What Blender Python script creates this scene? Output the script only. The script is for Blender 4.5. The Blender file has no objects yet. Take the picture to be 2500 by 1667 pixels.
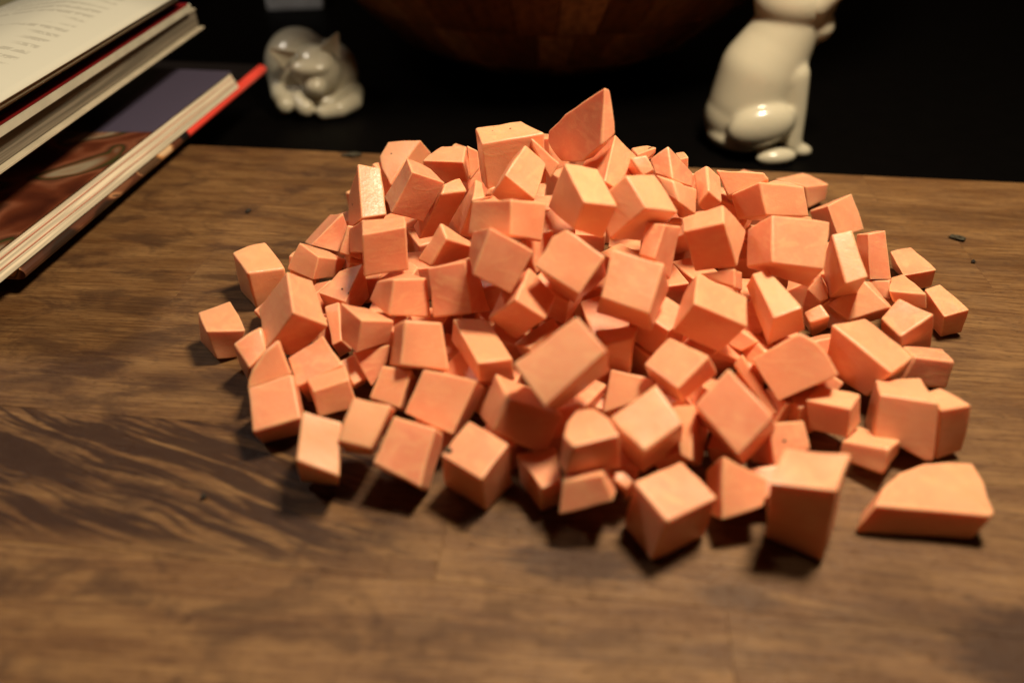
import bpy, bmesh, math, random, json
from mathutils import Vector, Matrix, Euler
R = math.radians
sc = bpy.context.scene

# ---------------------------------------------------------------- camera
cam = bpy.data.cameras.new("camera")
cam.sensor_width = 36.0; cam.lens = 26.06
cam.clip_start = 0.01; cam.clip_end = 50
cam.dof.use_dof = True; cam.dof.focus_distance = 0.345; cam.dof.aperture_fstop = 3.9
camo = bpy.data.objects.new("camera", cam); sc.collection.objects.link(camo)
camo.location = (0, 0, 0.2); camo.rotation_euler = (R(90 - 37.7), 0, 0)
sc.camera = camo
# ---------------------------------------------------------------- dim room light
w = bpy.data.worlds.new("World"); sc.world = w; w.use_nodes = True
w.node_tree.nodes["Background"].inputs[0].default_value = (1.0, 0.62, 0.33, 1)
w.node_tree.nodes["Background"].inputs[1].default_value = 0.014
# the kitchen lamp hanging above the pile
l = bpy.data.lights.new("ceiling_lamp", 'POINT'); l.energy = 20.5; l.color = (1.0, 0.84, 0.60); l.shadow_soft_size = 0.055
lo = bpy.data.objects.new("ceiling_lamp", l); lo.location = (0.155, 0.30, 0.54); sc.collection.objects.link(lo)
# a second, whiter lamp further off to the left rear of the kitchen
l = bpy.data.lights.new("side_lamp", 'POINT'); l.energy = 7; l.color = (1.0, 0.90, 0.78); l.shadow_soft_size = 0.05
lo = bpy.data.objects.new("side_lamp", l); lo.location = (-0.70, 0.55, 0.75); sc.collection.objects.link(lo)
sc.view_settings.view_transform = 'Standard'; sc.view_settings.look = 'None'
sc.view_settings.exposure = 0.0; sc.view_settings.gamma = 1.0; sc.view_settings.use_curve_mapping = False
sc.cycles.use_denoising = True
sc.cycles.max_bounces = 8

# ---------------------------------------------------------------- helpers
col = sc.collection
def link(o, parent=None):
    col.objects.link(o)
    if parent: o.parent = parent
    return o
def tag(o, label=None, cat=None, group=None, kind=None):
    if label: o['label'] = label
    if cat: o['category'] = cat
    if group: o['group'] = group
    if kind: o['kind'] = kind
    return o
def empty(name, loc, rz=0):
    e = bpy.data.objects.new(name, None); e.location = loc; e.rotation_euler = (0, 0, rz); e.empty_display_size = 0.02
    return link(e)
def mesh_obj(name, bm, mat, parent=None, smooth=False):
    me = bpy.data.meshes.new(name); bm.to_mesh(me); bm.free()
    for m in (mat if isinstance(mat, (list, tuple)) else [mat]): me.materials.append(m)
    if smooth:
        for p in me.polygons: p.use_smooth = True
    return link(bpy.data.objects.new(name, me), parent)
def box_bm(x0, x1, y0, y1, z0, z1, bev=0.0, seg=2):
    bm = bmesh.new()
    v = [bm.verts.new(p) for p in ((x0,y0,z0),(x1,y0,z0),(x1,y1,z0),(x0,y1,z0),(x0,y0,z1),(x1,y0,z1),(x1,y1,z1),(x0,y1,z1))]
    for f in ((0,3,2,1),(4,5,6,7),(0,1,5,4),(1,2,6,5),(2,3,7,6),(3,0,4,7)): bm.faces.new([v[i] for i in f])
    if bev: bmesh.ops.bevel(bm, geom=bm.edges[:], offset=bev, segments=seg, affect='EDGES', profile=0.5)
    return bm
def hexa_bm(pts, bev=0.0, seg=2):
    bm = bmesh.new(); v = [bm.verts.new(p) for p in pts]
    for f in ((0,3,2,1),(4,5,6,7),(0,1,5,4),(1,2,6,5),(2,3,7,6),(3,0,4,7)): bm.faces.new([v[i] for i in f])
    bmesh.ops.recalc_face_normals(bm, faces=bm.faces[:])
    if bev: bmesh.ops.bevel(bm, geom=bm.edges[:], offset=bev, segments=seg, affect='EDGES', profile=0.5)
    return bm

class NT:
    """small node-tree writer"""
    def __init__(s, name):
        s.m = bpy.data.materials.new(name); s.m.use_nodes = True; s.t = s.m.node_tree
        s.b = s.t.nodes["Principled BSDF"]
    def n(s, typ, **kw):
        nd = s.t.nodes.new(typ)
        for k, v in kw.items():
            if k.startswith('i_'):
                key = k[2:]; key = int(key) if key.isdigit() else key
                s.put(nd, key, v)
            else: setattr(nd, k, v)
        return nd
    def put(s, nd, key, v):
        if isinstance(v, bpy.types.NodeSocket): s.t.links.new(v, nd.inputs[key])
        else: nd.inputs[key].default_value = v
    def math(s, op, a, b=0.0, clamp=False):
        nd = s.t.nodes.new('ShaderNodeMath'); nd.operation = op; nd.use_clamp = clamp
        s.put(nd, 0, a); s.put(nd, 1, b); return nd.outputs[0]
    def mapr(s, v, a, b, c=0.0, d=1.0, smooth=True):
        nd = s.t.nodes.new('ShaderNodeMapRange'); nd.interpolation_type = 'SMOOTHSTEP' if smooth else 'LINEAR'
        for k, x in enumerate((v, a, b, c, d)): s.put(nd, k, x)
        return nd.outputs[0]
    def mix(s, f, a, b, blend='MIX'):
        nd = s.t.nodes.new('ShaderNodeMix'); nd.data_type = 'RGBA'; nd.blend_type = blend
        s.put(nd, 0, f); s.put(nd, 6, a); s.put(nd, 7, b); return nd.outputs[2]
    def coord(s, out='Object'): return s.n('ShaderNodeTexCoord').outputs[out]
    def mapping(s, v, loc=(0,0,0), rot=(0,0,0), scale=(1,1,1)):
        nd = s.t.nodes.new('ShaderNodeMapping'); s.put(nd, 0, v); s.put(nd, 1, loc); s.put(nd, 2, rot); s.put(nd, 3, scale); return nd.outputs[0]
    def noise(s, v, scale, detail=3.0, rough=0.55, dist=0.0):
        nd = s.t.nodes.new('ShaderNodeTexNoise'); s.put(nd, 'Vector', v); s.put(nd, 'Scale', scale); s.put(nd, 'Detail', detail)
        s.put(nd, 'Roughness', rough); s.put(nd, 'Distortion', dist); return nd.outputs[0]
    def bump(s, h, strength=0.3, dist=0.001):
        nd = s.t.nodes.new('ShaderNodeBump'); s.put(nd, 'Strength', strength); s.put(nd, 'Distance', dist); s.put(nd, 'Height', h)
        s.t.links.new(nd.outputs[0], s.b.inputs['Normal'])
    def set(s, **kw):
        for k, v in kw.items(): s.put(s.b, k.replace('_', ' '), v)
        return s.m
def c4(r, g, b): return (r, g, b, 1.0)
def plain(name, c, rough=0.5, spec=0.5, **kw):
    t = NT(name); v = t.coord()
    n = t.noise(v, 60, 3); colr = t.mix(t.mapr(n, .3, .7), c4(*[x*.88 for x in c]), c4(*[min(1, x*1.08) for x in c]))
    t.set(Base_Color=colr, Roughness=rough); t.put(t.b, 'Specular IOR Level', spec)
    for k, x in kw.items(): t.put(t.b, k.replace('_', ' '), x)
    return t.m

# ---------------------------------------------------------------- materials
def flesh(name, pale=0.0, skin=False):
    t = NT(name); v0 = t.coord()
    rnd = t.n('ShaderNodeObjectInfo').outputs['Random']
    off = t.n('ShaderNodeVectorMath', operation='SCALE'); t.put(off, 0, (7.3, 3.1, 5.7)); t.put(off, 'Scale', rnd)
    add = t.n('ShaderNodeVectorMath', operation='ADD'); t.put(add, 0, v0); t.put(add, 1, off.outputs[0]); v = add.outputs[0]
    big = t.noise(v, 75, 2.5, .5, .6)
    fib = t.noise(t.mapping(v, rot=(.6, .3, .9), scale=(1, 1, 3.2)), 105, 2, .5, 1.2)
    fine = t.noise(v, 900, 3, .7)
    a = t.mix(t.mapr(big, .34, .66), c4(.80, .272, .150), c4(.84, .330, .180))
    a = t.mix(t.math('MULTIPLY', t.mapr(fib, .48, .70), .58), a, c4(.88, .43, .22))
    a = t.mix(t.math('MULTIPLY', t.mapr(fine, .45, .75), .22), a, c4(.92, .50, .27))
    tone = t.math('MULTIPLY', t.mapr(rnd, 0., 1., 0., 1., False), .50)
    a = t.mix(tone, a, c4(.85, .375, .185))
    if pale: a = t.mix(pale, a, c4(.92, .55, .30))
    if skin: a = t.mix(.35, a, c4(.86, .50, .24))
    h = t.math('ADD', t.math('MULTIPLY', fine, .32), t.math('MULTIPLY', fib, .35))
    t.bump(h, .28, .0009)
    t.set(Base_Color=a, Roughness=t.mapr(fine, .3, .7, .28, .48))
    t.put(t.b, 'Specular IOR Level', .42)
    t.put(t.b, 'Subsurface Weight', .45); t.put(t.b, 'Subsurface Radius', (1.0, .34, .15)); t.put(t.b, 'Subsurface Scale', .0045)
    return t.m
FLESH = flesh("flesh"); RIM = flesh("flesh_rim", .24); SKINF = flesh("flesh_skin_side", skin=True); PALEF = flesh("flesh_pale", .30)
BLEM = plain("blemish", (.05, .028, .010), .8)

# stains and bruises of the board plus painted shade under cubes, board coordinates (u, v, ru, rv, strength)
STAINS_SHADE = [(-.207,.221,.016,.0085,.75), (.004,.145,.020,.0065,.8), (.135,.128,.022,.014,.95), (-.170,.2935,.020,.0032,.7),
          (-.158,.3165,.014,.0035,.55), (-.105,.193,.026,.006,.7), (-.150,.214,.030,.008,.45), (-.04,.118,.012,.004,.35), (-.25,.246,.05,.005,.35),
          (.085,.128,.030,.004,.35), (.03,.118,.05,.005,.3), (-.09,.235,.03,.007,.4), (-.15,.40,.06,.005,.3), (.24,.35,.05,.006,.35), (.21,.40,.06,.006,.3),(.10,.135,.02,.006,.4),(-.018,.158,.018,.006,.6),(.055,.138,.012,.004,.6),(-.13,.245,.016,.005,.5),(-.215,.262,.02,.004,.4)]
def wood(name, streak=0.0):
    t = NT(name); v0 = t.coord()
    tone = t.n('ShaderNodeAttribute', attribute_type='OBJECT', attribute_name='tone').outputs['Fac']
    ang = t.n('ShaderNodeAttribute', attribute_type='OBJECT', attribute_name='grain').outputs['Fac']
    rot = t.n('ShaderNodeVectorRotate', rotation_type='Z_AXIS'); t.put(rot, 'Vector', v0); t.put(rot, 'Angle', ang)
    off = t.n('ShaderNodeVectorMath', operation='SCALE'); t.put(off, 0, (3.1, 5.3, 0)); t.put(off, 'Scale', tone)
    add = t.n('ShaderNodeVectorMath', operation='ADD'); t.put(add, 0, rot.outputs[0]); t.put(add, 1, off.outputs[0]); v = add.outputs[0]
    broad = t.noise(t.mapping(v, scale=(1, 7, 1)), 16, 4, .6, .7)
    grain = t.noise(t.mapping(v, scale=(1, 22, 1)), 34, 5, .62, .5)
    fine = t.noise(t.mapping(v, scale=(1, 14, 1)), 240, 4, .7)
    fleck = t.noise(t.mapping(v, scale=(1, 8.0, 1)), 210, 2, .5)
    a = t.mix(t.mapr(broad, .30, .70), c4(.130, .058, .020), c4(.240, .125, .047))
    a = t.mix(t.math('MULTIPLY', t.mapr(grain, .42, .64), .75), a, c4(.085, .033, .011))
    a = t.mix(t.math('MULTIPLY', t.mapr(fine, .45, .72), .3), a, c4(.30, .165, .068))
    a = t.mix(t.math('MULTIPLY', t.mapr(fleck, .58, .68), .6), a, c4(.045, .019, .008))
    shade = t.mapr(tone, 0, 1, .80, 1.18, False)
    mul = t.n('ShaderNodeVectorMath', operation='SCALE'); t.put(mul, 0, a); t.put(mul, 'Scale', shade); a = mul.outputs[0]
    # blotchy patina left by years of wet food
    pat = t.noise(t.mapping(v0, scale=(1, 1.8, 1)), 30, 5, .62, .6)
    px_ = t.n('ShaderNodeSeparateXYZ'); t.put(px_, 0, v0)
    a = t.mix(t.math('MULTIPLY', t.mapr(pat, .46, .66), t.mapr(px_.outputs[0], .08, -.12, .22, .70)), a, c4(.045, .018, .008))
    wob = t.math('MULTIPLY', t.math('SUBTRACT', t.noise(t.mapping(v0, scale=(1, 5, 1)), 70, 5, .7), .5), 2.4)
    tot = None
    for (u, vv, ru, rv, s) in STAINS_SHADE:
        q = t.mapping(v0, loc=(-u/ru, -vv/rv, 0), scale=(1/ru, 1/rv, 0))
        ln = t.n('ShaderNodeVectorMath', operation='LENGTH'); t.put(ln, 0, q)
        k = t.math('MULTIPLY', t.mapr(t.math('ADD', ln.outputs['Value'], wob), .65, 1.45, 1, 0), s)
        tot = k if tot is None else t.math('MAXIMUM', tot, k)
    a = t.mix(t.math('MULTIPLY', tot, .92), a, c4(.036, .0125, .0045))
    if streak:
        # dark heartwood figure running slantwise through this stave
        wp = t.n('ShaderNodeTexNoise'); t.put(wp, 'Vector', v0); t.put(wp, 'Scale', 14.0); t.put(wp, 'Detail', 2.0)
        wo = t.n('ShaderNodeVectorMath', operation='MULTIPLY_ADD'); t.put(wo, 0, wp.outputs['Color']); t.put(wo, 1, (0, .014, 0)); t.put(wo, 2, v0)
        q = t.mapping(wo.outputs[0], rot=(0, 0, R(16.5)))
        s1 = t.noise(t.mapping(q, scale=(7.5, 90, 1)), 1.9, 4.0, .62, .5)
        s2 = t.noise(t.mapping(q, scale=(13, 230, 1)), 1.6, 3, .6, .6)
        k = t.mapr(t.math('ADD', t.math('MULTIPLY', s1, .64), t.math('MULTIPLY', s2, .36)), .43, .53)
        sx_ = t.n('ShaderNodeSeparateXYZ'); t.put(sx_, 0, v0)
        wv = t.math('MULTIPLY', t.math('SUBTRACT', s1, .5), .06)
        k = t.math('MULTIPLY', k, t.mapr(t.math('ADD', sx_.outputs[0], wv), -.030, -.085))
        k = t.math('MULTIPLY', k, t.mapr(sx_.outputs[1], .133, .143))
        a = t.mix(t.math('MULTIPLY', k, streak), a, c4(.030, .0098, .0032))
    rough = t.mapr(pat, .3, .7, .38, .58)
    h = t.math('ADD', t.math('MULTIPLY', fine, .6), t.math('MULTIPLY', t.mapr(fleck, .64, .72), -.8))
    t.bump(h, .5, .0007)
    t.set(Base_Color=a, Roughness=rough); t.put(t.b, 'Specular IOR Level', .30)
    return t.m
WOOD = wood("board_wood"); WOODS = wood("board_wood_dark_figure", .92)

# ---------------------------------------------------------------- the setting: table
TBL = plain("black_table", (.0022, .0018, .0016), .5, .04)
t = mesh_obj("table", box_bm(-1.6, 1.6, -.5, 1.9, -.07, -.030, .002), TBL)
tag(t, 'black table top under the cutting board', 'table', kind='structure')

# ---------------------------------------------------------------- the cutting board: staves glued edge to edge
YAW = R(-6.2)
board = empty("cutting_board", (0, 0, 0), YAW)
tag(board, 'large brown wooden cutting board of glued staves under the sweet potato', 'cutting board')
random.seed(4)
ROWS = [(.010, .072), (.072, .1335), (.1335, .194), (.194, .2675), (.2675, .3205), (.3205, .370), (.370, .412), (.412, .4479)]
JOINTS = [[-.20, .16], [-.28, .05, .31], [-.039, .22], [-.30, .10], [-.192, .06, .27], [-.05, .20], [-.24, .03, .30], [-.10, .17]]
TONES = [[.6,.35,.5], [.62,.75,.6,.5], [.55,.60,.45], [.35,.42,.5], [.55,.30,.5,.6], [.62,.55,.48], [.5,.62,.55,.66], [.58,.66,.7]]
for ri, (v0, v1) in enumerate(ROWS):
    us = [-.365] + JOINTS[ri] + [.44]
    for k in range(len(us) - 1):
        g = .00003
        dark = (ri == 2 and k == 0)
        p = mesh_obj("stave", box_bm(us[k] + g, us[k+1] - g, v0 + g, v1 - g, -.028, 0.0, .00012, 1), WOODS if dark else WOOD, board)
        p['tone'] = TONES[ri][k]; p['grain'] = random.uniform(-.06, .06)

# ---------------------------------------------------------------- glazed cats
def ceramic(name, c):
    t = NT(name); v = t.coord(); n = t.noise(v, 30, 2)
    t.set(Base_Color=t.mix(n, c4(*[x*.9 for x in c]), c4(*c)), Roughness=.24)
    t.put(t.b, 'Coat Weight', .5); t.put(t.b, 'Coat Roughness', .08); t.put(t.b, 'Subsurface Weight', .08); t.put(t.b, 'Subsurface Radius', (.8, .6, .4)); t.put(t.b, 'Subsurface Scale', .003)
    return t.m
CER = ceramic("white_glaze", (.60, .54, .40))
def blobs(name, items, mat, parent, vox=.0016, smooth=10):
    """union of ellipsoids and tapered limbs, remeshed into one continuous body"""
    bm = bmesh.new()
    for it in items:
        if it[0] == 'e':
            _, c, r, rot = it
            M = Matrix.Translation(c) @ Euler(rot).to_matrix().to_4x4() @ Matrix.Diagonal((*r, 1))
            bmesh.ops.create_uvsphere(bm, u_segments=40, v_segments=28, radius=1, matrix=M)
        else:
            _, pts = it
            for (p, ra), (q, rb) in zip(pts[:-1], pts[1:]):
                p, q = Vector(p), Vector(q); ax = q - p; ln = ax.length
                for c, r in ((p, ra), (q, rb)): bmesh.ops.create_uvsphere(bm, u_segments=40, v_segments=28, radius=r, matrix=Matrix.Translation(c))
                sn = (ra - rb) / ln; cs = math.sqrt(max(1e-6, 1 - sn * sn))
                M = Matrix.Translation((p + ax.normalized() * ra * sn + q + ax.normalized() * rb * sn) / 2) @ ax.to_track_quat('Z', 'Y').to_matrix().to_4x4()
                bmesh.ops.create_cone(bm, cap_ends=True, segments=40, radius1=ra * cs, radius2=rb * cs, depth=ln - (ra - rb) * sn, matrix=M)
    o = mesh_obj(name, bm, mat)
    md = o.modifiers.new("r", 'REMESH'); md.mode = 'VOXEL'; md.voxel_size = vox; md.use_smooth_shade = True
    ms = o.modifiers.new("s", 'SMOOTH'); ms.iterations = smooth; ms.factor = .5
    dg = bpy.context.evaluated_depsgraph_get(); me = bpy.data.meshes.new_from_object(o.evaluated_get(dg))
    o.modifiers.clear(); old = o.data; o.data = me; bpy.data.meshes.remove(old)
    o.parent = parent
    for p in me.polygons: p.use_smooth = True
    return o
def ear(name, base_c, tip, wvec, nvec, parent, mat):
    """hollow pointed ear: curved triangular shell"""
    bm = bmesh.new(); base_c, tip, wvec, nvec = Vector(base_c), Vector(tip), Vector(wvec), Vector(nvec); n = 10; F, B = [], []
    for i in range(n + 1):
        f = i / n; rf, rb = [], []
        for j in range(9):
            s = -1 + j / 4; p = base_c.lerp(tip, f) + wvec * s * (1 - f) ** .85 + nvec * (.55 * s * s - .3) * (1 - f * .8)
            rf.append(bm.verts.new(p)); rb.append(bm.verts.new(p - nvec * .32 * (1 - .6 * f)))
        F.append(rf); B.append(rb)
    for i in range(n):
        for j in range(8):
            bm.faces.new((F[i][j], F[i][j+1], F[i+1][j+1], F[i+1][j])); bm.faces.new((B[i][j], B[i+1][j], B[i+1][j+1], B[i][j+1]))
        for j in (0, 8): bm.faces.new((F[i][j], F[i+1][j], B[i+1][j], B[i][j]))
    bmesh.ops.remove_doubles(bm, verts=bm.verts[:], dist=.00005); bmesh.ops.recalc_face_normals(bm, faces=bm.faces[:])
    return mesh_obj(name, bm, mat, parent, True)
# sitting cat, seen from its right-hand side
cat = empty("cat_figurine", (.187, .535, -.030)); tag(cat, 'glossy white ceramic cat figurine sitting upright behind the board', 'figurine', 'white ceramic cats')
def L(x, y, z): return (x - .187, y - .535, z + .030)
blobs("body", [
    ('e', L(.1775, .545, -.006), (.0325, .0300, .0280), (0, 0, 0)),
    ('t', [(L(.1775, .545, .004), .0305), (L(.1800, .545, .026), .0295), (L(.1875, .545, .043), .0255), (L(.1925, .545, .058), .0230)]),
    ('e', L(.1945, .545, .0755), (.0285, .0260, .0230), (0, 0, 0)),
    ('e', L(.2120, .540, .0590), (.0115, .0130, .0110), (0, 0, 0)),
    ('t', [(L(.1990, .530, .028), .0115), (L(.2045, .527, .004), .0085), (L(.2075, .525, -.020), .0072)]),
    ('t', [(L(.1990, .556, .028), .0115), (L(.2045, .556, .004), .0085), (L(.2075, .556, -.020), .0072)]),
    ('e', L(.2140, .523, -.0245), (.0095, .0064, .0054), (0, .12, 0)),
    ('e', L(.2140, .552, -.0245), (.0095, .0064, .0054), (0, .12, 0)),
    ('e', L(.1790, .5165, -.0035), (.0240, .0120, .0155), (0, -.25, 0)),
    ('e', L(.1790, .574, -.0035), (.0240, .0120, .0155), (0, -.25, 0)),
    ('e', L(.1930, .511, -.0245), (.0150, .0075, .0064), (0, -.1, 0)),
    ('e', L(.1930, .577, -.0245), (.0150, .0075, .0064), (0, -.1, 0)),
    ('e', L(.175, .540, -.018), (.028, .026, .0115), (0, 0, 0)),
], CER, cat, .0012, 26)
blobs("ear", [('t', [(L(.2030, .531, .0760), .0120), (L(.2165, .524, .0890), .0060), (L(.2265, .520, .1020), .0015)])], CER, cat, .0010, 4)
blobs("ear", [('t', [(L(.1990, .560, .0850), .0100), (L(.2050, .564, .0980), .0055), (L(.2090, .567, .1080), .0018)])], CER, cat, .0010, 4)
# curled sleeping cat
cat = empty("cat_figurine", (-.1715, .625, -.030)); cat.scale = (.88, .88, .90); tag(cat, 'white ceramic cat figurine curled up asleep behind the magazines', 'figurine', 'white ceramic cats')
def L(x, y, z): return (x + .165, y - .625, z + .030)
blobs("body", [
    ('e', L(-.174, .640, .004), (.0325, .034, .0345), (0, 0, 0)),
    ('e', L(-.150, .645, -.002), (.030, .032, .028), (0, 0, 0)),
    ('e', L(-.150, .612, .010), (.0225, .0200, .0215), (0, 0, 0)),
    ('e', L(-.1525, .5985, .0165), (.0185, .0110, .0070), (.25, 0, .1)),
    ('e', L(-.1500, .5960, .0000), (.0100, .0105, .0085), (0, 0, 0)),
    ('t', [(L(-.192, .622, -.004), .0090), (L(-.187, .606, -.012), .0088), (L(-.181, .594, -.0165), .0082)]),
    ('t', [(L(-.176, .616, -.012), .0095), (L(-.168, .600, -.0155), .0095), (L(-.162, .592, -.0185), .0085)]),
    ('t', [(L(-.125, .640, -.020), .0095), (L(-.122, .615, -.0205), .0090), (L(-.132, .598, -.0215), .0082), (L(-.146, .592, -.0225), .0068)]),
    ('e', L(-.160, .635, -.018), (.036, .036, .012), (0, 0, 0)),
], CER, cat, .0014, 5)
ear("ear", L(-.1695, .5995, .0215), L(-.1850, .5900, .0345), (.0085, .001, .0075), (.002, -.0065, -.002), cat, CER)
ear("ear", L(-.1350, .6040, .0260), L(-.1240, .6000, .0450), (-.0085, .001, .004), (-.001, -.0065, -.002), cat, CER)

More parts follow.
